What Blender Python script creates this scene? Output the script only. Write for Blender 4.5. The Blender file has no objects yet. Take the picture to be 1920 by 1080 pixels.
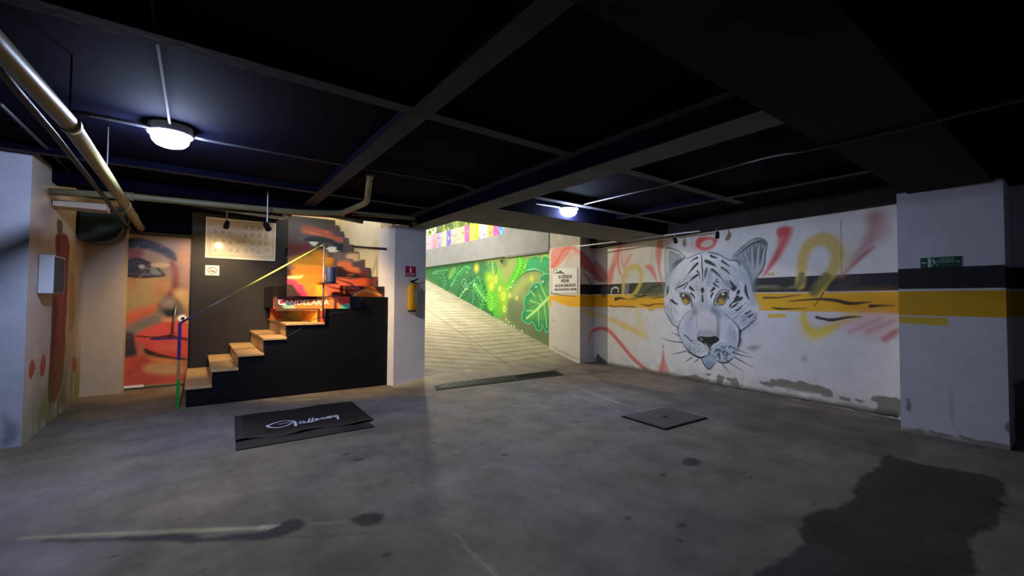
import bpy, bmesh, math, random
import numpy as np
from mathutils import Vector, Matrix

# ------------------------------------------------------------------ camera, world, exposure
SC = bpy.context.scene
COL = SC.collection
F, YAW, PITCH, ROLL, H = 807.8, .6316, .02872, .00666, 1.4
fw = np.array([math.sin(YAW)*math.cos(PITCH), math.cos(YAW)*math.cos(PITCH), math.sin(PITCH)])
rt0 = np.array([math.cos(YAW), -math.sin(YAW), 0.]); up0 = np.cross(rt0, fw)
RT = rt0*math.cos(ROLL)+up0*math.sin(ROLL); UP = -rt0*math.sin(ROLL)+up0*math.cos(ROLL)
CAMP = np.array([0., 0., H])
cd = bpy.data.cameras.new('camera'); cam = bpy.data.objects.new('camera', cd); COL.objects.link(cam)
m = Matrix.Identity(4)
for i in range(3):
    m[i][0] = RT[i]; m[i][1] = UP[i]; m[i][2] = -fw[i]; m[i][3] = CAMP[i]
cam.matrix_world = m
cd.sensor_width = 36; cd.lens = 36*F/1920; cd.clip_start = .02; cd.clip_end = 200
SC.camera = cam
SC.view_settings.view_transform = 'Standard'; SC.view_settings.look = 'None'
SC.view_settings.gamma = 1; SC.view_settings.use_curve_mapping = False
SC.view_settings.exposure = 1.1
SC.cycles.use_denoising = True
SC.cycles.max_bounces = 8; SC.cycles.diffuse_bounces = 4
SC.cycles.sample_clamp_indirect = 4
WORLD_STRENGTH = 1.9
w = bpy.data.worlds.new('world'); SC.world = w; w.use_nodes = True
bg = w.node_tree.nodes['Background']; bg.inputs[0].default_value = (1.0, .97, .90, 1); bg.inputs[1].default_value = WORLD_STRENGTH
LAMP_STRENGTH = 185.0          # the two round ceiling lamps
LAMP_COLOR = (.55, .66, 1.0)
SPOT_W = 68.0                  # warm spotlights in front of the poster
STAIR_W = 45.0                 # lamp up in the stairwell
ALCOVE_W = 12.0
RAMP_W = 160.0                 # lamp under the added slab over the ramp

# ------------------------------------------------------------------ pixel -> point on a real plane
def ray(u, v): return fw*F+RT*(u-960)-UP*(v-540)
def pz(u, v, z=0.): d = ray(u, v); return CAMP+d*((z-H)/d[2])
def px(u, v, x): d = ray(u, v); return CAMP+d*(x/d[0])
def py(u, v, y): d = ray(u, v); return CAMP+d*(y/d[1])

class Plane:
    """vertical plane: origin o, horizontal unit direction s; n faces the camera side"""
    def __init__(self, o, e):
        self.o = np.array([o[0], o[1], 0.]); d = np.array([e[0]-o[0], e[1]-o[1], 0.]); self.len = np.hypot(d[0], d[1])
        self.d = d/self.len; n = np.array([self.d[1], -self.d[0], 0.])
        if n@(CAMP-self.o) < 0: n = -n
        self.n = n
    def uv(self, u, v):
        r = ray(u, v); t = ((self.o-CAMP)@self.n)/(r@self.n); p = CAMP+r*t
        return np.array([(p-self.o)@self.d, p[2]])
    def pos(self, S, T, off=0.):
        return self.o[None]+S[:, None]*self.d[None]+T[:, None]*np.array([[0, 0, 1.]])+self.n[None]*off
class Ground:
    def __init__(self, z=0.): self.z = z; self.n = np.array([0, 0, 1.])
    def uv(self, u, v): return pz(u, v, self.z)[:2]
    def pos(self, S, T, off=0.): return np.stack([S, T, np.full_like(S, self.z+off)], 1)

def lin(c):
    c = np.array(c, float)/255.
    return np.where(c <= .04045, c/12.92, ((c+.055)/1.055)**2.4)
def vnoise(x, y, seed=0):
    rs = np.random.RandomState(seed); tab = rs.rand(128, 128)
    xi = np.floor(x).astype(int); yi = np.floor(y).astype(int); fx = x-xi; fy = y-yi
    fx = fx*fx*(3-2*fx); fy = fy*fy*(3-2*fy)
    g = lambda a, b: tab[a % 128, b % 128]
    return (g(xi, yi)*(1-fx)+g(xi+1, yi)*fx)*(1-fy)+(g(xi, yi+1)*(1-fx)+g(xi+1, yi+1)*fx)*fy
def fbm(x, y, seed=0, o=4):
    r = 0; a = .5; t = 0
    for k in range(o): r = r+a*vnoise(x*2**k, y*2**k, seed+k); t += a; a *= .5
    return r/t-.5
def smooth(p, closed=False, n=6):
    p = np.array(p, float)
    if len(p) < 3: return p
    out = []; N = len(p); rng = range(N if closed else N-1)
    for i in rng:
        if closed: a, b, c, d = p[(i-1) % N], p[i], p[(i+1) % N], p[(i+2) % N]
        else: a, b, c, d = p[max(i-1, 0)], p[i], p[i+1], p[min(i+2, N-1)]
        for k in range(n):
            t = k/n
            out.append(.5*((2*b)+(-a+c)*t+(2*a-5*b+4*c-d)*t*t+(-a+3*b-3*c+d)*t**3))
    if not closed: out.append(p[-1])
    return np.array(out)

class Canvas:
    """paint on a real surface, rasterised in metres along that surface"""
    def __init__(self, pl, s0, s1, t0, t1, res, base, conv=None):
        self.pl = pl; self.s = np.linspace(s0, s1, max(2, int(round((s1-s0)/res))+1)); self.t = np.linspace(t0, t1, max(2, int(round((t1-t0)/res))+1))
        self.res = res; self.C = np.empty((len(self.t), len(self.s), 3)); self.C[:] = lin(base)
        self.conv = conv or (lambda p: pl.uv(*p)); self.scale = .0095; self.base = lin(base)
        self.S, self.T = np.meshgrid(self.s, self.t)
    def P(self, pts): return np.array([self.conv(p) for p in pts])
    def box(self, P, m):
        a = P.min(0)-m; b = P.max(0)+m
        i0, i1 = np.searchsorted(self.s, [a[0], b[0]]); j0, j1 = np.searchsorted(self.t, [a[1], b[1]])
        if i1 <= i0 or j1 <= j0: return None
        return slice(j0, j1), slice(i0, i1)
    def mix(self, sl, a, col):
        c = self.C[sl]; c += (lin(col)-c)*a[..., None]
    def coords(self, sl, jit, jf, seed):
        x = self.S[sl]; y = self.T[sl]
        if jit: x, y = x+jit*2*fbm(x*jf, y*jf, seed), y+jit*2*fbm(x*jf+31, y*jf+7, seed+9)
        return x, y
    def poly(self, pts, col, a=1., soft=.8, jit=0, jf=8., sm=True, seed=3, metres=False):
        P = np.array(pts, float) if metres else self.P(pts)
        if sm: P = smooth(P, True, 4)
        soft = max(soft*self.scale, self.res*.5)
        sl = self.box(P, soft+jit)
        if sl is None: return
        x, y = self.coords(sl, jit, jf, seed); ins = np.zeros(x.shape, bool); d2 = np.full(x.shape, 1e9)
        N = len(P)
        for i in range(N):
            p, q = P[i], P[(i+1) % N]
            e = q-p; L = e@e+1e-12
            t = np.clip(((x-p[0])*e[0]+(y-p[1])*e[1])/L, 0, 1)
            d2 = np.minimum(d2, (x-p[0]-t*e[0])**2+(y-p[1]-t*e[1])**2)
            if p[1] != q[1]:
                c = (p[1] > y) != (q[1] > y)
                ins ^= c & (x < (q[0]-p[0])*(y-p[1])/(q[1]-p[1])+p[0])
        d = np.sqrt(d2)*np.where(ins, 1, -1)
        k = np.clip(d/soft*.5+.5, 0, 1); k = k*k*(3-2*k)
        self.mix(sl, k*a, col)
    def stroke(self, pts, wd, col, a=1., soft=.6, jit=0, jf=10., sm=True, seed=5, metres=False):
        """wd: width or (start,end) or (start,mid,end), in photo-pixel units times scale"""
        P = np.array(pts, float) if metres else self.P(pts)
        if sm and len(P) > 2: P = smooth(P, False, 5)
        w_ = np.atleast_1d(np.array(wd, float))*(1 if metres else self.scale)*.5
        W_ = np.interp(np.linspace(0, 1, len(P)), np.linspace(0, 1, len(w_)), w_)
        soft = max(soft*self.scale, self.res*.55)
        sl = self.box(P, W_.max()+soft+jit)
        if sl is None: return
        x, y = self.coords(sl, jit, jf, seed); best = np.full(x.shape, -1e9)
        for i in range(len(P)-1):
            p, q = P[i], P[i+1]; e = q-p; L = e@e+1e-12
            t = np.clip(((x-p[0])*e[0]+(y-p[1])*e[1])/L, 0, 1)
            d = np.sqrt((x-p[0]-t*e[0])**2+(y-p[1]-t*e[1])**2)
            best = np.maximum(best, W_[i]+(W_[i+1]-W_[i])*t-d)
        k = np.clip(best/soft*.5+.5, 0, 1); k = k*k*(3-2*k)
        wmin = min(1., W_.max()*2/self.res+.25)
        self.mix(sl, k*a*wmin, col)
    def blob(self, c, rx, ry, col, a=1., soft=1., rot=0, metres=False):
        """soft ellipse; radii in px*scale"""
        c = np.array(c, float) if metres else self.conv(c); k = 1 if metres else self.scale; rx *= k; ry *= k
        R = max(rx, ry)*(1+soft)
        sl = self.box(np.array([c]), R)
        if sl is None: return
        x = self.S[sl]-c[0]; y = self.T[sl]-c[1]; cr, sr = math.cos(rot), math.sin(rot)
        r = np.sqrt(((x*cr+y*sr)/rx)**2+((-x*sr+y*cr)/ry)**2)
        t = np.clip((1+soft-r)/(2*soft) if soft <= 1 else (1+soft-r)/(1+soft), 0, 1)
        self.mix(sl, t*t*(3-2*t)*a, col)
    def ring(self, c, rx, ry, wd, col, a=1.):
        c = self.conv(c); P = [(c[0]+rx*self.scale*math.cos(t), c[1]+ry*self.scale*math.sin(t)) for t in np.linspace(0, 2*math.pi, 17)]
        self.stroke(P, wd*self.scale, col, a, metres=True)
    def rect(self, s0, s1, t0, t1, col, a=1.):
        sl = (slice(*np.searchsorted(self.t, [t0, t1])), slice(*np.searchsorted(self.s, [s0, s1])))
        self.mix(sl, np.full(self.S[sl].shape, a), col)
    def grain(self, amt=.06, f=6., seed=1):
        n = fbm(self.S*f, self.T*f, seed, 4); self.C *= (1+amt*2*n)[..., None]
    def mesh(self, name, mat, parent=None, thick=.1, zfun=None, off=0.):
        nt, ns = self.S.shape
        co = self.pl.pos(self.S.ravel(), self.T.ravel(), off)
        if zfun is not None: co = zfun(co)
        idx = np.arange(nt*ns).reshape(nt, ns)
        q = np.stack([idx[:-1, :-1], idx[:-1, 1:], idx[1:, 1:], idx[1:, :-1]], -1).reshape(-1, 4)
        nn = np.cross(co[q[0, 1]]-co[q[0, 0]], co[q[0, 3]]-co[q[0, 0]])
        if nn@self.pl.n < 0: q = q[:, ::-1]
        cols = np.concatenate([self.C.reshape(-1, 3), np.ones((nt*ns, 1))], 1)
        if thick:
            a, b, c, d = self.s[0], self.s[-1], self.t[0], self.t[-1]
            S = np.array([a, b, b, a, a, b, b, a]); T = np.array([c, c, d, d, c, c, d, d])
            pf = self.pl.pos(S[:4], T[:4], off-.0015); pb = self.pl.pos(S[4:], T[4:], off-thick)
            bx = np.concatenate([pf, pb]); n0 = len(co); co = np.concatenate([co, bx])
            fb = np.array([[4, 7, 6, 5], [0, 4, 5, 1], [3, 2, 6, 7], [0, 3, 7, 4], [1, 5, 6, 2]])+n0
            q = np.concatenate([q, fb]); cols = np.concatenate([cols, np.tile(np.append(self.base, 1), (8, 1))])
        me = bpy.data.meshes.new(name); me.vertices.add(len(co)); me.vertices.foreach_set('co', co.astype(np.float32).ravel())
        me.loops.add(len(q)*4); me.loops.foreach_set('vertex_index', q.astype(np.int32).ravel())
        me.polygons.add(len(q)); me.polygons.foreach_set('loop_start', np.arange(0, len(q)*4, 4, dtype=np.int32))
        me.polygons.foreach_set('loop_total', np.full(len(q), 4, dtype=np.int32)) if bpy.app.version < (4, 1, 0) else None
        me.update(calc_edges=True); me.validate()
        at = me.color_attributes.new('Col', 'FLOAT_COLOR', 'POINT'); at.data.foreach_set('color', np.clip(cols, 0, 1).astype(np.float32).ravel())
        me.materials.append(mat); o = bpy.data.objects.new(name, me); COL.objects.link(o)
        if parent: o.parent = parent
        return o

# ------------------------------------------------------------------ materials
def L4(c): l = lin(c); return (l[0], l[1], l[2], 1)
def material(name, col, rough=.6, metal=0., noise=.12, scale=6., bump=.0, emit=None, spec=.3, trans=None):
    mt = bpy.data.materials.new(name); mt.use_nodes = True; nt = mt.node_tree; b = nt.nodes['Principled BSDF']
    tc = nt.nodes.new('ShaderNodeTexCoord'); nz = nt.nodes.new('ShaderNodeTexNoise'); nz.inputs['Scale'].default_value = scale; nz.inputs['Detail'].default_value = 6
    nt.links.new(tc.outputs['Object'], nz.inputs['Vector'])
    if noise:
        mr = nt.nodes.new('ShaderNodeMapRange'); mr.inputs['To Min'].default_value = 1-noise; mr.inputs['To Max'].default_value = 1+noise
        mr.inputs['From Min'].default_value = .3; mr.inputs['From Max'].default_value = .7
        nt.links.new(nz.outputs['Fac'], mr.inputs['Value'])
        mx = nt.nodes.new('ShaderNodeMix'); mx.data_type = 'RGBA'; mx.blend_type = 'MULTIPLY'; mx.inputs['Factor'].default_value = 1
        mx.inputs['A'].default_value = L4(col); nt.links.new(mr.outputs['Result'], mx.inputs['B']); nt.links.new(mx.outputs['Result'], b.inputs['Base Color'])
    else: b.inputs['Base Color'].default_value = L4(col)
    b.inputs['Roughness'].default_value = rough; b.inputs['Metallic'].default_value = metal; b.inputs['Specular IOR Level'].default_value = spec
    if bump:
        bp = nt.nodes.new('ShaderNodeBump'); bp.inputs['Strength'].default_value = bump; bp.inputs['Distance'].default_value = .01
        n2 = nt.nodes.new('ShaderNodeTexNoise'); n2.inputs['Scale'].default_value = scale*6; n2.inputs['Detail'].default_value = 5
        nt.links.new(tc.outputs['Object'], n2.inputs['Vector']); nt.links.new(n2.outputs['Fac'], bp.inputs['Height']); nt.links.new(bp.outputs['Normal'], b.inputs['Normal'])
    if emit: b.inputs['Emission Color'].default_value = (*emit[0], 1); b.inputs['Emission Strength'].default_value = emit[1]
    return mt
def painted(name, rough=.6, bump=.15, noise=.05, scale=5., spec=.3):
    mt = material(name, (255, 255, 255), rough, 0, noise, scale, bump, spec=spec); nt = mt.node_tree
    at = nt.nodes.new('ShaderNodeAttribute'); at.attribute_name = 'Col'
    mx = [n for n in nt.nodes if n.type == 'MIX'][0]; nt.links.new(at.outputs['Color'], mx.inputs['A'])
    return mt
M = dict(
 wallpaint=painted('painted_plaster', .55, .25), floor=painted('stained_concrete', .72, .5, .22, 2.5, .15), gloss=painted('glossy_mural_vinyl', .3, .03, .04),
 ramp=painted('ramp_concrete', .8, .4, .18, 3.), board=painted('printed_board', .5, 0., .02), mat=painted('rubber_mat', .75, .3, .1, 20.),
 slab=material('navy_ceiling_paint', (6, 6, 22), .9, noise=.2, scale=2, spec=.05), rib=material('grey_concrete_rib', (80, 79, 82), .9, noise=.15, scale=3, bump=.2, spec=.1),
 beam=material('raw_concrete_beam', (120, 118, 116), .9, noise=.15, scale=3, bump=.3, spec=.1), beamdark=material('dark_grey_beam', (44, 43, 42), .9, noise=.15, scale=2, bump=.3, spec=.1),
 white=material('white_plaster', (214, 213, 214), .7, noise=.06, scale=4, bump=.2), cream=material('cream_plaster', (184, 168, 146), .7, noise=.06, scale=4, bump=.2),
 dark=material('dark_wall_paint', (36, 33, 34), .55, noise=.1, scale=3, bump=.1), black=material('black_wall_paint', (7, 7, 15), .5, noise=.15, scale=3, bump=.1),
 grey=material('grey_plaster', (138, 141, 144), .8, noise=.08, scale=3, bump=.25),
 back=material('mid_grey_plaster', (120, 120, 122), .8, noise=.1, scale=3),  # mid-grey plaster for the walls out of view
 tread=material('varnished_tan_stone', (196, 160, 112), .35, noise=.12, scale=14, bump=.05), riser=material('tan_riser_stone', (186, 152, 112), .4, noise=.1, scale=14),
 yellow=material('cream_yellow_pipe_paint', (148, 142, 92), .38, noise=.1, scale=5), beige=material('beige_pipe_plastic', (112, 106, 76), .45, noise=.15, scale=5),
 conduit=material('grey_conduit', (74, 74, 80), .45, noise=.15, scale=8), darkpipe=material('dark_grey_pipe', (48, 45, 45), .5, noise=.1),
 blackm=material('black_metal', (16, 16, 18), .45, noise=.05), steel=material('galvanised_steel', (150, 150, 150), .4, .9, noise=.1),
 iron=material('cast_iron', (22, 22, 21), .8, 0, noise=.2, scale=12, bump=.2), slabcover=material('cover_concrete', (70, 67, 62), .8, noise=.2, scale=8, bump=.4),
 lampw=material('white_lamp_housing', (230, 230, 235), .4, noise=.02), lamp=material('lamp_diffuser', (255, 255, 255), .5, noise=0, emit=(LAMP_COLOR, LAMP_STRENGTH)),
 warm=material('warm_lamp_face', (255, 230, 180), .5, noise=0, emit=((1, .72, .32), 60)),
 green=material('sign_green', (16, 74, 52), .5, noise=.03), signwhite=material('sign_white', (235, 235, 230), .5, noise=.02), red=material('sign_magenta_red', (176, 30, 62), .5, noise=.04),
 exyellow=material('extinguisher_yellow', (222, 168, 30), .4, noise=.08), hood=material('dark_green_metal', (24, 40, 36), .5, noise=.15),
 navy=material('navy_enamel', (32, 44, 84), .4, noise=.1), boxgrey=material('light_grey_cabinet', (190, 192, 198), .5, noise=.04), boxdark=material('dark_side_panel', (48, 56, 62), .6, noise=.1),
 leafy=material('pale_green_leaf', (120, 150, 62), .5, noise=.3, scale=9), stem=material('cane_stem', (176, 180, 96), .5, noise=.2),
 text=material('black_lettering', (22, 22, 24), .6, noise=0), white_text=material('white_lettering', (235, 232, 215), .6, noise=0), greytext=material('pale_green_lettering', (170, 200, 185), .6, noise=0),
 purple=material('purple_post_paint', (70, 52, 110), .4, noise=.05), tan=material('tan_post_paint', (166, 130, 80), .4, noise=.05), greenp=material('green_post_paint', (44, 150, 60), .4, noise=.05),
 lime=material('lime_rail_paint', (140, 144, 72), .75, noise=.05), greyrail=material('grey_rail_metal', (130, 126, 130), .35, .5, noise=.05),
)
g = M['lamp'].node_tree.nodes['Principled BSDF']

# ------------------------------------------------------------------ mesh helpers
def mesh_obj(name, bm, mat, parent=None, shade=False, bevel=0):
    me = bpy.data.meshes.new(name); bmesh.ops.recalc_face_normals(bm, faces=bm.faces[:]); bm.to_mesh(me); bm.free()
    for mm in (mat if isinstance(mat, (list, tuple)) else [mat]): me.materials.append(mm)
    if shade:
        for p in me.polygons: p.use_smooth = True
    o = bpy.data.objects.new(name, me); COL.objects.link(o)
    if parent: o.parent = parent
    if bevel:
        b = o.modifiers.new('bevel', 'BEVEL'); b.width = bevel; b.segments = 2; b.limit_method = 'ANGLE'
    return o
def box(bm, a, b):
    a, b = np.minimum(a, b), np.maximum(a, b)
    v = [bm.verts.new((x, y, z)) for x in (a[0], b[0]) for y in (a[1], b[1]) for z in (a[2], b[2])]
    for f in ((0, 1, 3, 2), (4, 6, 7, 5), (0, 4, 5, 1), (2, 3, 7, 6), (0, 2, 6, 4), (1, 5, 7, 3)): bm.faces.new([v[i] for i in f])
def boxo(name, a, b, mat, parent=None, bevel=0): bm = bmesh.new(); box(bm, a, b); return mesh_obj(name, bm, mat, parent, bevel=bevel)
def prism(bm, P, z0, z1):
    lo = [bm.verts.new((p[0], p[1], z0)) for p in P]; hi = [bm.verts.new((p[0], p[1], z1)) for p in P]; n = len(P)
    bm.faces.new(lo[::-1]); bm.faces.new(hi)
    for i in range(n): bm.faces.new([lo[i], lo[(i+1) % n], hi[(i+1) % n], hi[i]])
def extr(bm, P, d):
    d = Vector(d); lo = [bm.verts.new(Vector(p)) for p in P]; hi = [bm.verts.new(Vector(p)+d) for p in P]; n = len(P)
    bm.faces.new(lo[::-1]); bm.faces.new(hi)
    for i in range(n): bm.faces.new([lo[i], lo[(i+1) % n], hi[(i+1) % n], hi[i]])
def tube(bm, pts, r, seg=12, cap=True):
    pts = [Vector(p) for p in pts]; n = len(pts); rings = []; R = r if hasattr(r, '__len__') else [r]*n
    t0 = (pts[1]-pts[0]).normalized(); u = t0.orthogonal().normalized()
    for i in range(n):
        t = ((pts[min(i+1, n-1)]-pts[i]).normalized()+(pts[i]-pts[max(i-1, 0)]).normalized())
        t = t.normalized() if t.length > 1e-6 else t0
        u = (u-t*u.dot(t)).normalized(); v = t.cross(u)
        rings.append([bm.verts.new(pts[i]+(u*math.cos(a)+v*math.sin(a))*R[i]) for a in [2*math.pi*k/seg for k in range(seg)]])
    for i in range(n-1):
        for k in range(seg): bm.faces.new([rings[i][k], rings[i][(k+1) % seg], rings[i+1][(k+1) % seg], rings[i+1][k]])
    if cap: bm.faces.new(rings[0][::-1]); bm.faces.new(rings[-1])
def rounded(pts, r=.08, n=5):
    pts = [Vector(p) for p in pts]; out = [pts[0]]
    for i in range(1, len(pts)-1):
        a = (pts[i-1]-pts[i]); b = (pts[i+1]-pts[i]); ra = min(r, a.length*.45, b.length*.45)
        p, q = pts[i]+a.normalized()*ra, pts[i]+b.normalized()*ra
        for k in range(n+1):
            t = k/n; out.append(p*(1-t)**2+pts[i]*2*t*(1-t)+q*t*t)
    out.append(pts[-1]); return out
def tubeo(name, pts, r, mat, parent=None, seg=12, rd=.08): bm = bmesh.new(); tube(bm, rounded(pts, rd), r, seg); return mesh_obj(name, bm, mat, parent, True)
def lathe(bm, prof, c, seg=32):
    rings = [[bm.verts.new((c[0]+r*math.cos(2*math.pi*k/seg), c[1]+r*math.sin(2*math.pi*k/seg), c[2]+z)) for k in range(seg)] for r, z in prof]
    for a, b in zip(rings, rings[1:]):
        for k in range(seg): bm.faces.new([a[k], a[(k+1) % seg], b[(k+1) % seg], b[k]])
    bm.faces.new(rings[0]); bm.faces.new(rings[-1])
def sphere(bm, c, r, sz=(1, 1, 1)):
    g = bmesh.ops.create_uvsphere(bm, u_segments=16, v_segments=10, radius=r)
    for v in g['verts']: v.co = Vector((v.co.x*sz[0]+c[0], v.co.y*sz[1]+c[1], v.co.z*sz[2]+c[2]))
def thing(name, label, cat, loc=(0, 0, 0), group=None):
    o = bpy.data.objects.new(name, None); COL.objects.link(o); o.location = loc; o.empty_display_size = .1
    return tag(o, label, cat, group)
def tag(o, label, cat, group=None):
    o['label'] = label; o['category'] = cat
    if group: o['group'] = group
    return o
def own(child, root):
    """parent a mesh built in world coordinates to its thing without moving it"""
    child.parent = root; child.matrix_parent_inverse = Matrix.Translation(-Vector(root.location)); return child
def struct(o): o['kind'] = 'structure'; return o
def text(name, body, pos, right, upv, size, mat, root, depth=.002, align='CENTER', bold=0):
    c = bpy.data.curves.new(name, 'FONT'); c.body = body; c.size = size; c.align_x = align; c.align_y = 'CENTER'; c.extrude = depth; c.offset = bold
    o = bpy.data.objects.new(name, c); COL.objects.link(o)
    me = bpy.data.meshes.new_from_object(o); bpy.data.objects.remove(o)
    r = Vector(right).normalized(); u = Vector(upv).normalized(); n = r.cross(u)
    mm = Matrix((r, u, n)).transposed().to_4x4(); mm.translation = Vector(pos)
    me.transform(mm); me.materials.clear(); me.materials.append(mat)
    o = bpy.data.objects.new(name, me); COL.objects.link(o)
    return own(o, root)

# ================================================================== SETTING
XP, XG = 6.95, 7.05          # left pillar face, green wall
Y0P = 6.91
TW = Plane((7.42, 7.05), (6.83, 1.3))
def tiger_x(y): return 6.83+(y-1.3)*(.59/5.75)

# ---- floor
RES_F = .02
fc = Canvas(Ground(0), -1.6, 7.5, -.6, 9.2, RES_F, (112, 104, 95))
fc.scale = .006
n1 = fbm(fc.S*.7, fc.T*.7, 11, 5); n2 = fbm(fc.S*3, fc.T*3, 21, 4); n3 = fbm(fc.S*9, fc.T*2.5, 41, 3)
n4 = fbm(fc.S*22, fc.T*14, 45, 3); n5 = fbm(fc.S*1.6+fc.T*.8, fc.T*5-fc.S*1.5, 47, 4)
fc.C *= np.clip(1+.5*n1+.36*n2+.25*n3+.3*n4+.34*n5, .45, 1.7)[..., None]
fc.C *= (1+.35*fbm(fc.S*.9, fc.T*.9, 81, 3)[..., None]*np.array([1.2, .2, -1.4]))
_r = random.Random(8)
for _ in range(70):
    x = _r.uniform(1.2, 6.2); y = _r.uniform(.8, 6.0); an = _r.gauss(-.15, .35); L_ = _r.uniform(.08, .45)
    fc.stroke([(x, y), (x+L_*.5*math.cos(an), y+L_*.5*math.sin(an)+.01), (x+L_*math.cos(an), y+L_*math.sin(an))], (.004, _r.uniform(.008, .02), .004), (168, 164, 160), _r.uniform(.12, .35), 1.2, .02, 8, metres=True)
for _ in range(90):
    fc.blob((_r.uniform(-.5, 6.4), _r.uniform(.6, 6.5)), _r.uniform(.01, .022), _r.uniform(.006, .014), (40, 38, 38), _r.uniform(.4, .9), .6, metres=True)
# damp stain along the painted wall and scattered tracks
fc.poly([(1110, 690), (1250, 715), (1400, 745), (1560, 775), (1700, 800), (1700, 860), (1540, 830), (1380, 800), (1240, 750), (1120, 712)], (84, 78, 70), .55, 8, .12, 2)
fc.poly([(1110, 702), (1180, 700), (1300, 722), (1260, 735), (1180, 722)], (150, 130, 112), .35, 5, .05, 3)
fc.poly([(1420, 1085), (1500, 1030), (1500, 985), (1535, 958), (1590, 942), (1612, 898), (1640, 880), (1662, 852), (1690, 862), (1770, 878), (1868, 895), (1880, 930), (1866, 985), (1820, 1010), (1835, 1060), (1800, 1085)], (48, 48, 50), .86, 2.5, .035, 9)
fc.poly([(1278, 866), (1288, 858), (1306, 860), (1314, 868), (1300, 874), (1284, 872)], (48, 46, 46), .85, 1.5, .02, 14)
for x, y, r in ((1178, 972, 3), (1278, 985, 4), (1243, 890, 4), (650, 852, 4), (672, 862, 5), (812, 830, 3), (946, 853, 4), (725, 1040, 3), (780, 742, 4), (1615, 806, 3), (1085, 790, 3)):
    fc.blob((x, y), r*1.5, r*.9, (40, 38, 38), .8, .6)
fc.stroke([(38, 1009), (150, 1003), (250, 999), (380, 994), (500, 989)], (2.5, 6, 8, 7), (158, 156, 116), .85, 1, .004, 20)
fc.stroke([(490, 989), (505, 988), (525, 985)], (9, 9, 4), (176, 172, 140), .9, 1)
fc.stroke([(583, 982), (610, 981), (625, 979), (680, 976)], (3, 4, 2, 3), (160, 158, 150), .6, 1, .004, 20)
fc.stroke([(80, 1014), (200, 1012), (330, 1008), (380, 1012), (470, 1006), (510, 1000), (545, 987)], (3, 6, 16, 8, 14, 20, 26), (40, 40, 42), .85, 3, .02, 9)
fc.poly([(655, 974), (675, 966), (700, 962), (718, 967), (712, 982), (685, 985)], (38, 36, 36), .85, 3, .02, 14)
fc.stroke([(510, 1008), (600, 1006), (690, 999)], (2, 3, 2), (60, 60, 62), .6, 2)
fc.stroke([(1050, 715), (1150, 752), (1200, 765)], (2, 4, 2), (170, 168, 160), .5, 1.5, .02, 8)
fc.stroke([(1060, 735), (1120, 755), (1190, 785)], (1, 3, 1), (165, 163, 158), .35, 1.5, .02, 8)
fc.stroke([(850, 1000), (900, 1050), (930, 1080)], (3, 5, 3), (165, 163, 158), .35, 2, .02, 8)
fc.stroke([(480, 745), (520, 750), (600, 748)], (20, 30, 14), (136, 130, 104), .4, 6, .05, 6)
fc.poly([(150, 740), (228, 735), (345, 725), (345, 765), (250, 780), (140, 790)], (128, 106, 78), .5, 10, .06, 6)  # warm lamp light on the alcove floor, painted into the colour
fc.poly([(0, 835), (40, 830), (140, 750), (150, 790), (60, 860), (0, 880)], (84, 84, 62), .5, 9, .06, 5)
struct(fc.mesh('floor', M['floor'], thick=0))
o = struct(boxo('floor', (-6, -6, -.3), (8.2, 9.3, -.004), M['slabcover']))
o.name = 'floor.base'

# ---- ramp (starts behind the drain, climbs along +Y)
RS = .27
def ramp_y0(x): return np.interp(x, [2.5, 3.15, 5.0, 7.1], [6.62, 6.3, 6.45, 6.95])
def ramp_z(x, d): return RS*(np.sqrt(d*d+.04)-.2)*np.clip((x-2.55)/.6, 0, 1)
rc = Canvas(Ground(0), 2.56, 7.12, 0., 10.2, .02, (186, 176, 148))
rc.scale = .006
g1 = fbm(rc.S*1.1, rc.T*1.1, 51, 5); rc.C *= (1+.30*g1)[..., None]
Yr = rc.T+ramp_y0(rc.S)
xj = 5.06
gd = np.where(rc.S < xj, Yr+.32*(rc.S-xj), Yr-.2*(rc.S-xj))+.03*fbm(rc.S*3, rc.T*3, 61, 2)
ph = np.abs(((gd/.235) % 1)-.5)*.235
gm = np.clip(1-ph/.02, 0, 1)*np.clip((rc.T-.35)/.3, 0, 1)*(.55+.9*np.clip(fbm(rc.S*2, rc.T*2, 71, 3)+.5, 0, 1))
gm = np.maximum(gm, .8*np.clip(1-np.abs(rc.S-xj-.03*fbm(rc.T*2, rc.S, 77, 3))/.02, 0, 1)*(rc.T > .3))
gm = np.clip(gm, 0, 1)[..., None]
rc.C = rc.C*(1-gm*.93)+lin((60, 48, 34))*gm*.25
k = np.clip(1-rc.T/.9, 0, 1)[..., None]; rc.C = rc.C*(1-k)+lin((118, 114, 104))*(1+.3*g1)[..., None]*k
def rz(co):
    x = co[:, 0]; d = co[:, 1].copy(); co[:, 1] = d+ramp_y0(x); co[:, 2] = ramp_z(x, d)+.002; return co
struct(rc.mesh('floor', M['ramp'], thick=0, zfun=rz)).name = 'floor.ramp'

# ---- tiger wall
BK, YL = (1.55, 1.775), (1.27, 1.53)
TWc = Canvas(TW, 0., 5.95, 0., 2.66, .0085, (226, 224, 218))
c = TWc
Z = lambda x, y: (1220+x/6.748, 440+y/6.748)         # notes taken on an enlarged view of the head
def ZZ(*p): return [Z(x, y) for x, y in p]
Kz = 1/6.748
c.poly([(1345, 560), (1470, 560), (1600, 575), (1640, 640), (1600, 720), (1440, 700), (1380, 640)], (206, 208, 222), .5, 40)  # bluish lamp light on the lower wall, painted into the colour
c.rect(0, 6, BK[0], BK[1], (30, 31, 32)); c.rect(0, 6, YL[0], YL[1], (236, 182, 22)); c.rect(0, 6, YL[1], BK[0], (214, 210, 200))
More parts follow.
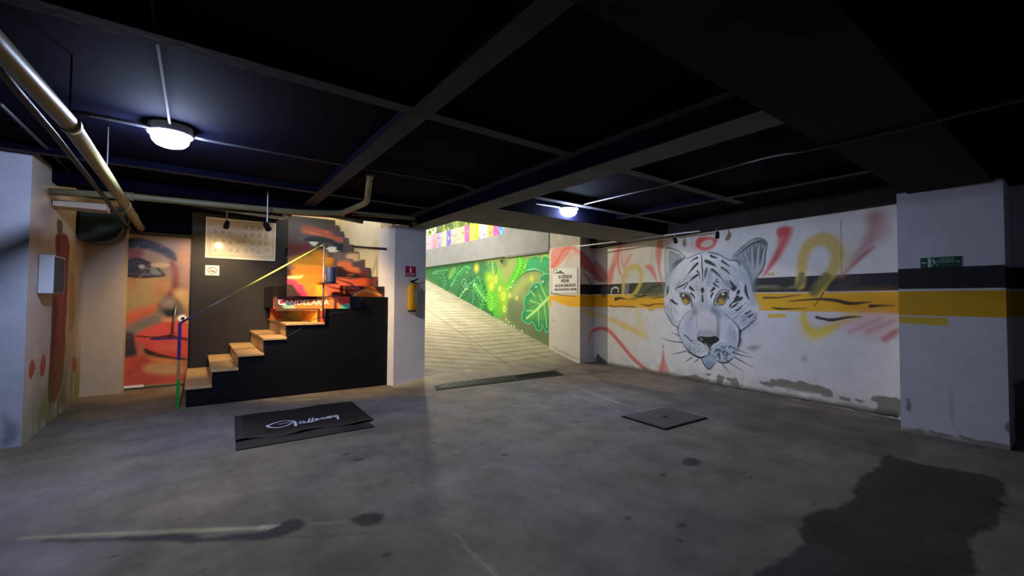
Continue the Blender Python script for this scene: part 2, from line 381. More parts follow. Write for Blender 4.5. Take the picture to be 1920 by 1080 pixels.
# yellow stripe tint variation
c.poly([(1090, 560), (1240, 560), (1240, 578), (1090, 572)], (246, 176, 36), .6, 8)
c.poly([(1560, 556), (1690, 552), (1690, 592), (1600, 590)], (206, 138, 14), .6, 14)
# dark paint shapes on the black band
c.poly([(1180, 560), (1200, 533), (1225, 530), (1245, 535), (1246, 556), (1210, 558)], (92, 98, 62), .75, 3)
c.stroke([(1203, 556), (1222, 540), (1240, 534)], (3, 6, 2), (38, 40, 34), .9, 2)
c.stroke([(1196, 553), (1200, 538), (1214, 530)], (2, 4, 2), (46, 48, 40), .8, 2)
c.poly([(1168, 532), (1180, 532), (1178, 553), (1170, 553)], (142, 142, 138), .7, 2.5, sm=False)
c.stroke([(1146, 553), (1147, 543), (1153, 539), (1159, 541), (1159, 548)], (2.5, 3.5, 2.5), (222, 222, 216), 1, .8)
c.poly([(1128, 538), (1140, 536), (1138, 555), (1128, 556)], (82, 80, 82), .7, 3)
for x in (1427, 1440, 1453): c.blob((x, 538), 6, 2.8, (140, 142, 100), .75, .9)
c.stroke([(1418, 541), (1470, 541), (1492, 538)], (3, 5, 2), (88, 92, 68), .7, 2.5)
c.poly([(1550, 545), (1580, 527), (1612, 520), (1600, 540), (1570, 547)], (62, 62, 60), .6, 4)
# red flourishes
R1, R2, R3 = (226, 72, 60), (232, 130, 118), (236, 178, 168)
c.poly([(1088, 475), (1120, 490), (1140, 520), (1128, 530), (1100, 515), (1088, 500)], (196, 70, 80), .7, 5)
c.poly([(1088, 482), (1108, 500), (1132, 525), (1120, 527), (1092, 512)], (150, 40, 60), .55, 4)
c.poly([(1140, 530), (1139, 515), (1148, 490), (1156, 465), (1166, 462), (1160, 485), (1152, 508), (1147, 530)], R1, .75, 5)
c.poly([(1150, 465), (1166, 458), (1185, 470), (1178, 500), (1160, 500), (1150, 485)], R3, .5, 9)
c.stroke([(1160, 465), (1158, 490), (1162, 510), (1170, 520), (1180, 516)], (2, 5, 6, 2, 1), R1, .7, 2)
c.stroke([(1184, 478), (1172, 495), (1174, 512)], (5, 7, 1), R2, .65, 3)
c.stroke([(1163, 462), (1166, 490), (1172, 512)], (1, 2.5, 1), (170, 90, 80), .5, 1)
c.poly([(1209, 500), (1215, 496), (1222, 498), (1228, 508), (1232, 530), (1226, 520), (1216, 506)], R1, .7, 3)
c.poly([(1233, 452), (1243, 452), (1240, 480), (1238, 505), (1244, 532), (1240, 530), (1234, 505), (1230, 480)], (232, 100, 84), .75, 3)
c.poly([(1307, 447), (1320, 443), (1343, 446), (1344, 455), (1334, 466), (1318, 470), (1304, 462)], (226, 60, 48), .9, 4)
c.poly([(1314, 458), (1324, 450), (1336, 450), (1336, 458), (1326, 464), (1316, 463)], (228, 206, 186), .95, 2)
c.stroke([(1300, 448), (1297, 458), (1302, 468)], (5, 7, 4), R2, .5, 4)
c.poly([(1460, 428), (1482, 425), (1488, 432), (1476, 462), (1456, 492), (1430, 520), (1438, 500), (1456, 462)], (224, 92, 78), .8, 4)
c.poly([(1456, 430), (1480, 426), (1478, 440), (1460, 444)], (206, 40, 28), .7, 3)
c.stroke([(1475, 440), (1456, 480), (1433, 516)], (5, 6, 1), (198, 46, 46), .6, 2.5)
c.poly([(1625, 402), (1660, 398), (1668, 430), (1650, 455), (1610, 480), (1578, 517), (1590, 490), (1612, 460), (1625, 430)], (196, 140, 130), .6, 9)
c.poly([(1578, 519), (1595, 496), (1618, 474), (1640, 462), (1612, 490), (1590, 508)], (184, 54, 56), .75, 3)
c.stroke([(1640, 405), (1630, 450), (1600, 488)], (14, 10, 4), (170, 90, 84), .4, 7)
# yellow loops
Y1 = (226, 188, 70)
c.stroke([(1168, 560), (1168, 545), (1170, 520), (1178, 505), (1190, 500), (1200, 507), (1202, 525), (1194, 545), (1180, 560)], (6, 8, 11, 13, 14, 12, 10, 9, 6), (222, 200, 96), .8, 3)
c.poly([(1110, 582), (1130, 590), (1170, 605), (1205, 622), (1212, 634), (1180, 622), (1140, 600), (1110, 590)], (232, 198, 60), .7, 5)
c.poly([(1188, 575), (1196, 577), (1208, 610), (1210, 635), (1200, 630), (1192, 600)], (230, 216, 140), .6, 5)
c.poly([(1092, 590), (1118, 588), (1150, 610), (1180, 640), (1196, 632), (1160, 615)], (238, 226, 190), .3, 9)
c.stroke([(1500, 535), (1503, 505), (1508, 475), (1522, 455), (1545, 448), (1562, 458), (1570, 478), (1562, 505), (1545, 528), (1532, 555)], (12, 14, 15, 17, 19, 19, 17, 15, 13, 12), (222, 192, 78), .9, 4)
c.stroke([(1535, 450), (1560, 452), (1580, 470), (1584, 490), (1570, 510)], (12, 20, 24, 18, 10), (216, 192, 120), .35, 9)
c.stroke([(1480, 538), (1494, 537), (1502, 528), (1503, 515)], (3, 6, 9, 9), (112, 116, 72), .9, 2)
c.stroke([(1549, 520), (1535, 535), (1526, 547)], (14, 14, 14), (96, 98, 44), .85, 3)
c.stroke([(1507, 590), (1511, 605), (1524, 620), (1532, 622), (1560, 610), (1605, 590)], (9, 13, 17, 18, 15, 9), (226, 196, 36), .9, 3.5)
c.stroke([(1500, 600), (1508, 625), (1530, 632), (1570, 620)], (9, 14, 14, 4), (232, 214, 110), .5, 8)
c.poly([(1516, 588), (1580, 588), (1560, 606), (1530, 616), (1517, 606)], (208, 206, 204), .8, 4)
c.poly([(1560, 600), (1610, 590), (1680, 592), (1684, 620), (1640, 635), (1600, 625)], (214, 170, 172), .6, 12)
for a, b in (((1595, 622), (1650, 598)), ((1625, 622), (1680, 600)), ((1655, 635), (1682, 620))): c.stroke([a, b], (4, 9, 3), (196, 120, 124), .55, 4)
c.stroke([(1660, 637), (1672, 628), (1684, 618)], (8, 9, 5), (190, 92, 92), .6, 3)
c.poly([(1438, 513), (1452, 511), (1452, 516), (1440, 517)], (196, 180, 40), .9, 1.5, sm=False)
c.poly([(1440, 589), (1474, 588), (1474, 595), (1440, 596)], (222, 186, 40), .95, 1.5, sm=False)
c.poly([(1214, 577), (1228, 577), (1224, 583), (1217, 583)], (222, 190, 60), .9, 1.5)
# black brush marks on the yellow band
BKC = (34, 24, 18)
for P, wd in ((((1154, 561), (1164, 559), (1175, 561), (1190, 561)), (8, 5, 1.5, 1)), (((1144, 573), (1152, 575), (1165, 574), (1180, 575), (1193, 576)), (3, 2, 2, 2, 2)),
              (((1188, 553), (1200, 556), (1215, 553), (1235, 552)), (1.5, 3, 2, 1.5)), (((1200, 570), (1215, 573), (1230, 570), (1246, 570)), (1, 3, 2, 2)), (((1222, 560), (1234, 558), (1246, 557)), (1, 2, 1)),
              (((1432, 558), (1460, 558), (1482, 555), (1500, 553)), (3, 2, 2, 1)), (((1448, 577), (1462, 579), (1480, 579), (1512, 578)), (2, 3.5, 2, 1)), (((1480, 565), (1530, 561), (1565, 563), (1595, 569), (1632, 566)), (1.5, 3, 5, 5, 1)),
              (((1632, 574), (1650, 573), (1676, 573)), (4.5, 2.5, 1)), (((1531, 595), (1545, 598), (1560, 600), (1590, 595), (1615, 594)), (4, 4, 5, 3, 1)), (((1544, 549), (1538, 558), (1527, 574)), (2.5, 2, 1))):
    c.stroke(P, wd, BKC if P[0] != (1544, 549) else (150, 40, 20), .95, .8)
# red swash and spike near the ground
c.stroke([(1104, 640), (1110, 622), (1125, 616), (1140, 619), (1160, 640), (1185, 670), (1210, 692), (1228, 702)], (3, 9, 8, 9, 10, 9, 8, 4), (226, 92, 78), .85, 2.5)
c.poly([(1243, 655), (1247, 675), (1256, 700), (1250, 707), (1236, 704), (1232, 698), (1240, 675)], (230, 120, 116), .7, 3)
c.stroke([(1243, 656), (1243, 680), (1240, 700)], (2, 5, 6), (214, 60, 70), .5, 3); c.blob((1243.5, 650), 1.6, 2.2, (60, 60, 70), .9, .5)
c.poly([(1400, 652), (1413, 647), (1426, 651), (1412, 658)], (150, 150, 148), .7, 2.5); c.blob((1508, 672), 5, 5, (170, 170, 184), .6, .8)
# ---- the big cat's head
DK, BG, TL = (38, 44, 52), (150, 158, 172), (44, 84, 94)
c.poly(ZZ((185, 610), (183, 300), (188, 185), (230, 163), (330, 198), (430, 262), (445, 305), (330, 420), (230, 545)), (190, 202, 192), 1, 1)
c.poly(ZZ((252, 520), (243, 380), (246, 225), (310, 245), (405, 305), (330, 390), (280, 480)), (150, 156, 158), .9, 2)
c.poly(ZZ((235, 560), (262, 440), (300, 350), (400, 300), (430, 300), (340, 400), (270, 500)), (52, 66, 76), .9, 3)
c.stroke(ZZ((192, 590), (183, 400), (183, 240), (200, 168), (260, 172), (340, 205), (400, 240), (440, 300)), (.6, 1.3, 1.6, 1.2), (34, 36, 34), .9, .4)
c.stroke(ZZ((245, 480), (240, 330), (243, 215), (320, 245), (380, 270)), (.8, 1.6, 1.6, 1), (54, 58, 58), .85, .8)
c.poly(ZZ((1030, 290), (1130, 180), (1280, 80), (1360, 48), (1440, 70), (1470, 120), (1462, 250), (1440, 350), (1370, 480), (1300, 600), (1275, 650), (1180, 430), (1100, 350)), (168, 172, 172), 1, 1)
for i, (a, b) in enumerate((((1210, 180), (1250, 480)), ((1255, 150), (1280, 420)), ((1310, 110), (1310, 440)), ((1350, 120), (1330, 400)), ((1390, 120), (1390, 330)), ((1440, 130), (1380, 380)), ((1160, 220), (1220, 400)))):
    mid = ((a[0]+b[0])/2+8*(-1)**i, (a[1]+b[1])/2); c.stroke(ZZ(a, mid, b), (2, 4.5, 2), (78, 84, 88), .75, 2)
    c.stroke(ZZ((a[0]+22, a[1]+20), (mid[0]+24, mid[1]), (b[0]+18, b[1])), (1, 2, 1), (212, 214, 214), .7, 1)
c.poly(ZZ((1090, 320), (1160, 330), (1230, 430), (1290, 540), (1270, 640), (1200, 470)), TL, .8, 5)
c.stroke(ZZ((1110, 320), (1170, 360), (1230, 470), (1270, 600), (1280, 640)), (3, 6, 6, 3), (28, 48, 58), .8, 3)
c.stroke(ZZ((1030, 280), (1120, 190), (1240, 90), (1320, 50), (1400, 50), (1460, 90), (1472, 140), (1450, 260), (1440, 380), (1350, 520), (1300, 600)), (1, 1.6, 1.6, 2, 1.6, 1.6, 1.2), (34, 36, 40), .9, .6)
c.stroke(ZZ((1080, 280), (1200, 170), (1300, 110), (1380, 90), (1440, 120)), (2, 2.5, 3, 3.5, 2), (40, 42, 46), .85, 1)
c.stroke(ZZ((1340, 60), (1380, 90), (1420, 70), (1460, 130)), (2, 3, 2), (60, 62, 64), .7, 1.5)
c.stroke(ZZ((1450, 350), (1400, 470), (1320, 560)), (1, 4, 1), (70, 76, 84), .8, 2)
head = ZZ((445, 305), (530, 270), (620, 232), (740, 225), (860, 255), (960, 305), (1060, 325), (1160, 400), (1235, 520), (1270, 640), (1290, 750), (1330, 830), (1370, 930), (1335, 1010), (1335, 1060), (1240, 1150), (1165, 1215), (1125, 1240),
          (1135, 1330), (1120, 1400), (1070, 1480), (1040, 1560), (960, 1612), (860, 1610), (800, 1650), (735, 1705), (680, 1650), (630, 1555), (540, 1520), (460, 1450), (400, 1350), (355, 1230), (345, 1165), (285, 1140), (235, 1050), (190, 960), (172, 860), (178, 720), (200, 600), (240, 510), (330, 400))
c.poly(head, (226, 230, 230), 1, 1.2, .004, 20)
# tonal fur patches
for (x, y), rx, ry, col, a in (((330, 620), 20, 26, (188, 198, 200), .6), ((560, 620), 16, 16, (186, 194, 198), .6), ((830, 520), 24, 26, (170, 182, 192), .65), ((1050, 470), 26, 22, (176, 194, 196), .6),
                         ((1120, 600), 18, 26, (172, 180, 200), .6), ((980, 640), 14, 8, (140, 146, 168), .6), ((1150, 950), 24, 16, (178, 188, 206), .6), ((1200, 1100), 15, 14, (158, 174, 192), .7), ((250, 930), 12, 16, (188, 196, 200), .5),
                         ((680, 900), 20, 8, (160, 158, 176), .6), ((480, 1150), 12, 22, (158, 164, 192), .7), ((900, 1000), 20, 8, (146, 170, 186), .55), ((560, 980), 10, 5, (120, 126, 140), .6), ((820, 960), 9, 5, (98, 118, 138), .6),
                         ((980, 1200), 24, 28, (180, 192, 208), .6), ((1040, 1280), 9, 16, (150, 160, 184), .7), ((640, 760), 12, 20, (196, 204, 206), .5), ((850, 1120), 5, 20, (130, 138, 158), .6)):
    c.blob(Z(x, y), rx, ry, col, a, 1.)
rng = random.Random(4)
def hair(x0, y0, x1, y1, n, dx, dy, col, a=.5, wd=1.3, curl=0):
    for _ in range(n):
        x = rng.uniform(x0, x1); y = rng.uniform(y0, y1); k = rng.uniform(.6, 1.25)
        c.stroke(ZZ((x, y), (x+dx*k*.5+curl, y+dy*k*.5), (x+dx*k, y+dy*k)), (.3, wd, .3), col, a, .4)
hair(330, 330, 600, 600, 26, -60, 90, (236, 240, 240), .6); hair(700, 300, 1150, 600, 30, 70, 80, (236, 240, 242), .55)
hair(200, 640, 300, 950, 22, 8, 90, (232, 236, 238), .6, 1.6); hair(1050, 700, 1280, 1050, 34, -90, 70, (234, 238, 244), .65, 1.6)
hair(200, 640, 260, 900, 12, 6, 70, (92, 98, 110), .7); hair(1050, 780, 1260, 1050, 22, -80, 60, (104, 116, 136), .65, 1.2); hair(1180, 950, 1340, 1120, 22, -60, 34, (112, 124, 146), .7)
hair(350, 560, 470, 700, 10, -50, 55, (96, 100, 108), .6); hair(230, 900, 400, 1100, 16, 46, 60, (172, 178, 184), .7); hair(560, 560, 640, 700, 8, 18, 60, (130, 136, 146), .5)
hair(700, 560, 900, 640, 12, 50, 30, (110, 118, 134), .5); hair(930, 350, 1130, 520, 14, 50, 46, (150, 160, 170), .6); hair(620, 240, 670, 560, 8, 6, 90, (120, 128, 136), .6)
for P, wd, col, a in ((((300, 420), (220, 560), (190, 760)), (10, 16, 10), (150, 164, 170), .5), (((1130, 400), (1230, 560), (1265, 720), (1300, 860)), (10, 18, 18, 12), (126, 146, 164), .5),
                      (((200, 900), (260, 1040), (330, 1120)), (8, 12, 8), (160, 166, 178), .6), (((540, 880), (560, 980), (520, 1060)), (6, 9, 6), (110, 116, 132), .5), (((800, 890), (790, 960), (860, 1020)), (6, 10, 6), (96, 112, 134), .55),
                      (((360, 1180), (390, 1300), (460, 1400), (560, 1480)), (9, 12, 12, 8), (140, 152, 172), .6), (((1120, 1260), (1110, 1380), (1060, 1480)), (9, 12, 9), (140, 154, 176), .6), (((700, 440), (740, 520), (720, 620)), (6, 12, 6), (140, 152, 168), .6),
                      (((930, 600), (1000, 630), (1070, 670)), (5, 11, 6), (104, 110, 134), .6), (((360, 620), (440, 560), (560, 520)), (5, 8, 4), (150, 160, 168), .5), (((560, 650), (620, 760), (630, 860)), (4, 6, 4), (160, 166, 172), .5), (((700, 660), (690, 780), (700, 880)), (4, 6, 4), (150, 156, 168), .5)):
    c.stroke(ZZ(*P), wd, col, a, 6)
hair(620, 880, 800, 1000, 16, 6, 60, (128, 126, 146), .5); hair(380, 1200, 560, 1340, 10, 20, 50, (206, 212, 222), .6); hair(880, 1100, 1080, 1350, 14, 20, 60, (212, 220, 228), .6, 1.6); hair(640, 1060, 800, 1200, 8, 4, 60, (226, 226, 228), .6, 1.8)
hair(430, 320, 620, 560, 14, -50, 70, (120, 130, 138), .45); hair(720, 320, 1080, 580, 20, 60, 66, (112, 124, 136), .45); hair(230, 700, 330, 1000, 10, 20, 70, (110, 118, 130), .5)
# outline
c.stroke(ZZ((460, 305), (530, 272), (600, 242), (660, 228)), (1.5, 1.5, 1), DK, .9, .4); c.stroke(ZZ((735, 225), (830, 240), (920, 282)), (2, 2.4, 1.5), (44, 54, 60), .9, .5)
c.stroke(ZZ((920, 290), (1000, 322), (1060, 325), (1110, 350), (1130, 385)), (1.5, 2.5, 3, 3, 3), (44, 74, 84), .85, 1)
c.stroke(ZZ((172, 900), (190, 980), (235, 1060), (285, 1140), (345, 1168)), (1.4, 2, 3, 3, 2.5), (96, 98, 106), .85, 1.4)
c.stroke(ZZ((345, 1165), (352, 1240), (395, 1340), (460, 1445), (540, 1520), (630, 1560), (690, 1540), (735, 1475)), (2.4, 3, 3.2, 3.2, 3, 2.6, 2), (42, 50, 60), .95, .7)
c.stroke(ZZ((350, 1160), (380, 1090), (440, 1010), (500, 960)), (1.8, 1.5, 1.2, 1), (110, 114, 126), .8, .8)
c.stroke(ZZ((930, 1000), (1040, 1090), (1110, 1170), (1130, 1230)), (1.2, 2, 3, 5), (64, 80, 96), .85, 1.1)
c.stroke(ZZ((1135, 1225), (1240, 1150), (1335, 1060)), (3, 2.2, 1.4), (58, 64, 78), .9, .8)
c.stroke(ZZ((1135, 1220), (1125, 1290), (1130, 1340), (1105, 1425)), (5, 4, 5, 2), (44, 50, 62), .9, 1)
c.stroke(ZZ((1335, 1060), (1320, 1040), (1345, 1000)), (1.5, 2, 1.2), (60, 66, 80), .85, .8)
# forehead and cheek stripes
for P, wd in ((((640, 250), (655, 450), (660, 600)), (1, 2, 1)), (((590, 290), (540, 315), (500, 345)), (3, 2, .6)), (((590, 365), (530, 430), (460, 515)), (4, 3, .6)), (((590, 512), (540, 545), (490, 590)), (3.5, 3, .6)),
              (((480, 590), (400, 645), (340, 670)), (1, 2.4, 1)), (((470, 615), (420, 685)), (1.2, 2)), (((590, 460), (610, 490), (625, 560)), (3, 2, .7)), (((700, 335), (760, 360), (830, 400)), (5, 5, .8)),
              (((760, 268), (800, 285), (850, 295)), (3.5, 3, .6)), (((905, 335), (950, 365), (1010, 405)), (3.5, 2.5, .6)), (((775, 440), (840, 490), (920, 580)), (3.4, 2.6, .6)), (((895, 415), (960, 460), (1010, 510)), (2.6, 2.2, .6)),
              (((710, 425), (695, 480), (680, 560)), (1.6, 3, .6)), (((800, 620), (830, 645), (865, 660)), (3, 2.2, .8)), (((840, 560), (830, 590), (870, 600)), (1.6, 2, 1)), (((500, 670), (530, 695), (555, 715)), (4.5, 3.4, .8)),
              (((800, 680), (780, 700), (750, 725)), (4.5, 3.2, .8)), (((510, 740), (545, 780), (560, 820)), (3, 2.6, .6)), (((785, 740), (765, 780), (760, 810)), (3, 2.6, .6)), (((655, 665), (655, 700), (655, 745)), (.8, 6, .8)),
              (((655, 770), (655, 800)), (2.6, 2.4)), (((657, 815), (658, 850)), (3.4, 2.4)), (((265, 830), (310, 868), (350, 880)), (4, 3, .8)), (((225, 650), (218, 720), (222, 740)), (1.4, 2.4, 1)), (((210, 660), (206, 760)), (1, 1.6)),
              (((1010, 670), (1050, 690), (1080, 660)), (1, 5, 2)), (((1115, 715), (1105, 735), (1090, 755)), (4, 4, 1)), (((1100, 790), (1085, 820), (1045, 860)), (5, 6, 1)), (((1150, 800), (1130, 820), (1120, 835)), (3.6, 3.4, 1)),
              (((1110, 860), (1060, 900), (1010, 930)), (1, 3, 1)), (((1040, 850), (1000, 905)), (1, 2.5)), (((1160, 900), (1100, 950), (1060, 960)), (1, 2.4, .6)), (((1200, 640), (1205, 720), (1240, 820)), (2, 4, 1)),
              (((1010, 590), (1050, 650), (1085, 680)), (2, 4, 1)), (((1270, 960), (1200, 1000)), (1, 2)), (((1300, 1000), (1240, 1040)), (1, 2.4)), (((300, 700), (330, 670), (400, 640)), (1, 1.5, 1))):
    c.stroke(ZZ(*P), [q*1.35 for q in wd], (24, 28, 36), .97, .5)
# eyes
for side, eye, rim, iris, pup in ((0, ((362, 735), (420, 730), (480, 750), (512, 810), (510, 870), (470, 890), (420, 870), (385, 815)), None, (448, 835), (412, 770)), (1, ((995, 712), (920, 705), (860, 745), (815, 830), (820, 880), (860, 890), (930, 875), (970, 800)), None, (890, 850), (915, 750))):
    c.poly(ZZ(*eye), (216, 220, 218), 1, 1.2); 
    ccx = sum(p[0] for p in eye)/8; ccy = sum(p[1] for p in eye)/8
    inn = [(ccx+(a-ccx)*.86, ccy+(b-ccy)*.86) for a, b in eye]
    c.poly(ZZ(*inn), (70, 70, 52), 1, .8)
    c.blob(Z(*iris), 6.2, 6.8, (172, 132, 44), .95, .35); c.blob(Z(iris[0], iris[1]+5), 4, 3.5, (206, 160, 70), .7, .8)
    c.stroke(ZZ((pup[0]-40, pup[1]+6), (pup[0]+20, pup[1]+10), (pup[0]+70, pup[1]+50)), (3, 7, 5), (50, 50, 38), .85, 2); c.blob(Z(*pup), 2.6, 2, (240, 240, 226), .95, .5)
c.stroke(ZZ((362, 735), (430, 728), (485, 750), (515, 815), (520, 890), (530, 940)), (1.6, 1.6, 2, 3.2, 3, 1), (60, 66, 60), .9, .5)
c.stroke(ZZ((362, 740), (385, 820), (420, 880), (470, 895)), (1, 1.4, 1.6, 1), (66, 68, 60), .8, .6)
c.stroke(ZZ((995, 710), (915, 695), (850, 740), (808, 830), (815, 885), (870, 895)), (1.8, 2, 2.4, 3, 2.6, 1), (52, 56, 60), .9, .5)
c.stroke(ZZ((995, 712), (975, 800), (930, 880), (860, 893)), (1.8, 2, 1.8, 1), (60, 60, 58), .8, .5)
# bridge, nose and muzzle
c.stroke(ZZ((590, 1010), (585, 1120), (600, 1220), (590, 1310)), (3, 5, 5, 3), (120, 130, 150), .55, 2.5); c.stroke(ZZ((830, 1060), (850, 1180), (845, 1300)), (3, 6, 4), (104, 118, 140), .6, 2.5)
c.poly(ZZ((590, 1000), (650, 990), (760, 1000), (830, 1050), (840, 1180), (835, 1290), (700, 1280), (630, 1290), (600, 1180)), (210, 208, 212), .9, 3)
c.poly(ZZ((620, 1230), (700, 1200), (820, 1235), (830, 1290), (700, 1300), (620, 1285)), (150, 150, 158), .55, 3)
c.poly(ZZ((350, 1200), (360, 1300), (420, 1400), (500, 1480), (600, 1540), (680, 1500), (730, 1450), (600, 1350), (600, 1250), (560, 1180)), (190, 200, 210), .6, 3)
for q in (((640, 1200), (600, 1270), (590, 1310)), ((835, 1180), (850, 1250), (860, 1310))): c.stroke(ZZ(*q), (1, 4, 2), (96, 106, 122), .6, 2)
c.poly(ZZ((590, 1330), (620, 1285), (700, 1292), (760, 1290), (820, 1282), (868, 1320), (855, 1350), (790, 1400), (760, 1450), (740, 1480), (700, 1440), (650, 1375)), (34, 38, 38), 1, .8)
c.blob(Z(640, 1325), 3, 3, (130, 136, 136), .8, .8); c.stroke(ZZ((690, 1370), (715, 1420), (735, 1460)), (1, 3, 1.6), (212, 214, 212), .9, .8); c.stroke(ZZ((750, 1390), (742, 1440)), (2, 1.5), (130, 136, 136), .8, .8)
c.poly(ZZ((750, 1470), (800, 1390), (880, 1360), (1000, 1370), (1050, 1460), (1030, 1550), (960, 1605), (870, 1590), (800, 1540)), (178, 194, 208), .9, 1.6)
c.stroke(ZZ((745, 1475), (790, 1400), (870, 1362)), (1, 2.2, 1), (228, 232, 234), .9, .8)
c.stroke(ZZ((740, 1480), (790, 1550), (860, 1605), (960, 1618), (1040, 1560)), (2, 3, 3.4, 3.6, 2), (48, 58, 68), .9, .8)
for _ in range(46):
    x = rng.gauss(900, 65); y = rng.gauss(1480, 42); c.stroke(ZZ((x, y), (x+rng.uniform(-8, 8), y+rng.uniform(8, 22))), (1.6, 2.6), (58, 70, 84), .8, .5)
for _ in range(34):
    x = rng.uniform(470, 670); y = rng.uniform(1350, 1500); c.stroke(ZZ((x, y), (x-rng.uniform(5, 35), y+rng.uniform(10, 40))), (1, 2.4, .6), (58, 78, 92), .7, .5)
c.stroke(ZZ((430, 1270), (470, 1300), (520, 1360), (560, 1380)), (3, 2.5, 1.8, .6), (56, 66, 78), .85, .7)
c.poly(ZZ((640, 1560), (700, 1530), (740, 1490), (790, 1545), (850, 1600), (800, 1640), (735, 1700), (680, 1655)), (168, 184, 198), 1, 1)
c.poly(ZZ((690, 1620), (740, 1600), (790, 1620), (735, 1700)), (120, 142, 162), .6, 2)
c.stroke(ZZ((635, 1560), (670, 1630), (735, 1702), (800, 1645), (810, 1620)), (1.4, 2.6, 3, 2, 1), (50, 62, 74), .9, .8); c.stroke(ZZ((738, 1480), (735, 1530)), (3, 1.6), (34, 40, 46), .9, .6)
c.stroke(ZZ((600, 1345), (680, 1400), (728, 1470), (690, 1525), (630, 1545)), (1, 2.2, 2, 2, 1), (230, 234, 236), .85, .8)
c.stroke(ZZ((372, 1200), (390, 1300), (440, 1395)), (1.5, 3, 1), (224, 228, 232), .7, 1.4); c.stroke(ZZ((1000, 1080), (1080, 1180), (1100, 1300), (1080, 1420)), (1.5, 3.5, 3.5, 1), (226, 232, 236), .7, 1.6)
c.stroke(ZZ((430, 1270), (500, 1330), (590, 1350)), (1.5, 2.6, 1), (84, 96, 112), .8, .8); c.stroke(ZZ((470, 1480), (560, 1530), (640, 1555), (700, 1530)), (2, 3.4, 3.4, 2), (40, 50, 60), .95, .8)
for P in (((350, 1275), (300, 1255), (260, 1232)), ((400, 1365), (280, 1350), (180, 1325), (105, 1300)), ((450, 1470), (340, 1500), (260, 1515)), ((520, 1555), (470, 1590), (425, 1615)), ((600, 1580), (565, 1605), (540, 1620)),
          ((1000, 1410), (1080, 1450), (1160, 1480), (1250, 1508)), ((1040, 1490), (1130, 1520), (1220, 1540), (1310, 1552)), ((1055, 1545), (1150, 1600), (1240, 1650), (1330, 1695)), ((930, 1565), (1000, 1620), (1080, 1675), (1165, 1720)), ((900, 1625), (950, 1690), (1020, 1755))):
    c.stroke(ZZ(*P), (2.4, 2, 1.2, .5), (44, 48, 58), .85, .4)
# plaster seams, stains and peeling along the ground
c.stroke([(1577, 412), (1578, 520)], (1.2, .8), (110, 104, 96), .7, .5, sm=False); c.stroke([(1388, 425), (1388, 470)], (.8, .5), (150, 146, 136), .6, .5, sm=False); c.stroke([(1222, 463), (1222, 520)], (.8, .5), (160, 156, 140), .6, .5, sm=False); c.stroke([(1393, 700), (1392, 725)], (1, .6), (120, 116, 112), .6, .5, sm=False)
GP = (128, 124, 112)
c.poly([(1116, 682), (1120, 665), (1126, 668), (1140, 684)], (78, 78, 84), .9, 1.5, .02, 12)
for P in ([(1272, 706), (1300, 703), (1322, 710), (1330, 716), (1290, 712)], [(1345, 705), (1356, 706), (1352, 724), (1345, 718)], [(1362, 708), (1384, 712), (1390, 728), (1372, 722)], [(1425, 716), (1460, 712), (1520, 718), (1560, 730), (1560, 745), (1520, 738), (1450, 726)],
          [(1578, 742), (1594, 744), (1592, 752), (1580, 750)], [(1602, 747), (1618, 748), (1614, 754), (1604, 753)], [(1638, 745), (1688, 744), (1690, 783), (1640, 770), (1650, 758)], [(1322, 700), (1334, 700), (1332, 706)]):
    c.poly(P, GP, .95, 1.2, .045, 11, seed=int(P[0][0]))
c.poly([(1400, 724), (1480, 728), (1560, 748), (1560, 752), (1450, 738)], (222, 220, 214), .6, 3, .03, 8)
tb = [(x, 682+(x-1120)*.179-4) for x in range(1120, 1700, 40)]
c.stroke(tb, 7, (92, 84, 68), .7, 3, .03, 9); c.stroke([(a, b+3) for a, b in tb], 4, (40, 36, 32), .9, 1.5, .01, 9)
dm = np.clip(1-c.T/.34, 0, 1)*np.clip(.5+2.2*fbm(c.S*7, c.T*7, 91, 4), 0, 1); c.C = c.C*(1-.4*dm[..., None])+lin((136, 128, 108))*.4*dm[..., None]
c.grain(.04, 7); 
wt = struct(TWc.mesh('wall_right', M['wallpaint'], thick=.2))

def stripes(c):
    c.rect(-9, 99, BK[0], BK[1], (30, 31, 32)); c.rect(-9, 99, YL[0], YL[1], (206, 158, 18)); c.rect(-9, 99, YL[1], BK[0], (206, 204, 196))
# ---- wall beyond the right pillar
far = Plane((6.75, .56), (6.45, -3.2)); c = Canvas(far, 0, far.len, 0, 2.66, .02, (196, 194, 196)); stripes(c)
c.poly([(0, 0), (4, 0), (4, .55), (0, .62)], (70, 68, 66), .9, 3, .08, 5, sm=False, metres=True); c.grain(.05)
struct(c.mesh('wall_right', M['wallpaint'], thick=.2))

# ---- right pillar (long face, then the end towards the viewer)
RP = Plane((6.3, 1.33), (6.3, .54)); c = Canvas(RP, 0, .79, 0, 2.62, .008, (196, 196, 202)); c.scale = .008; stripes(c)
p0 = RP.uv(1690, 592); p1 = RP.uv(1778, 612)
c.poly([(0, p0[1]-.005), (p1[0], p0[1]-.01), (p1[0], p1[1]+.002), (0, p1[1]+.02)], (206, 178, 30), .95, 1, .004, 20, sm=False, metres=True)
for P in ([(1700, 803), (1730, 806), (1728, 818), (1704, 812)], [(1740, 806), (1770, 812), (1790, 822), (1760, 820)], [(1800, 818), (1850, 828), (1892, 838), (1890, 848), (1830, 838)], [(1700, 765), (1706, 745), (1710, 775)], [(1880, 800), (1892, 790), (1893, 812)]):
    c.poly(P, (120, 116, 108), .9, 1.2, .03, 14)
c.stroke([(1786, 735), (1784, 770), (1788, 800)], (1, 4, 1), (150, 150, 152), .6, 2)
c.poly([(1690, 808), (1895, 850), (1895, 840), (1800, 822), (1700, 800)], (150, 142, 124), .7, 3, .03, 12)
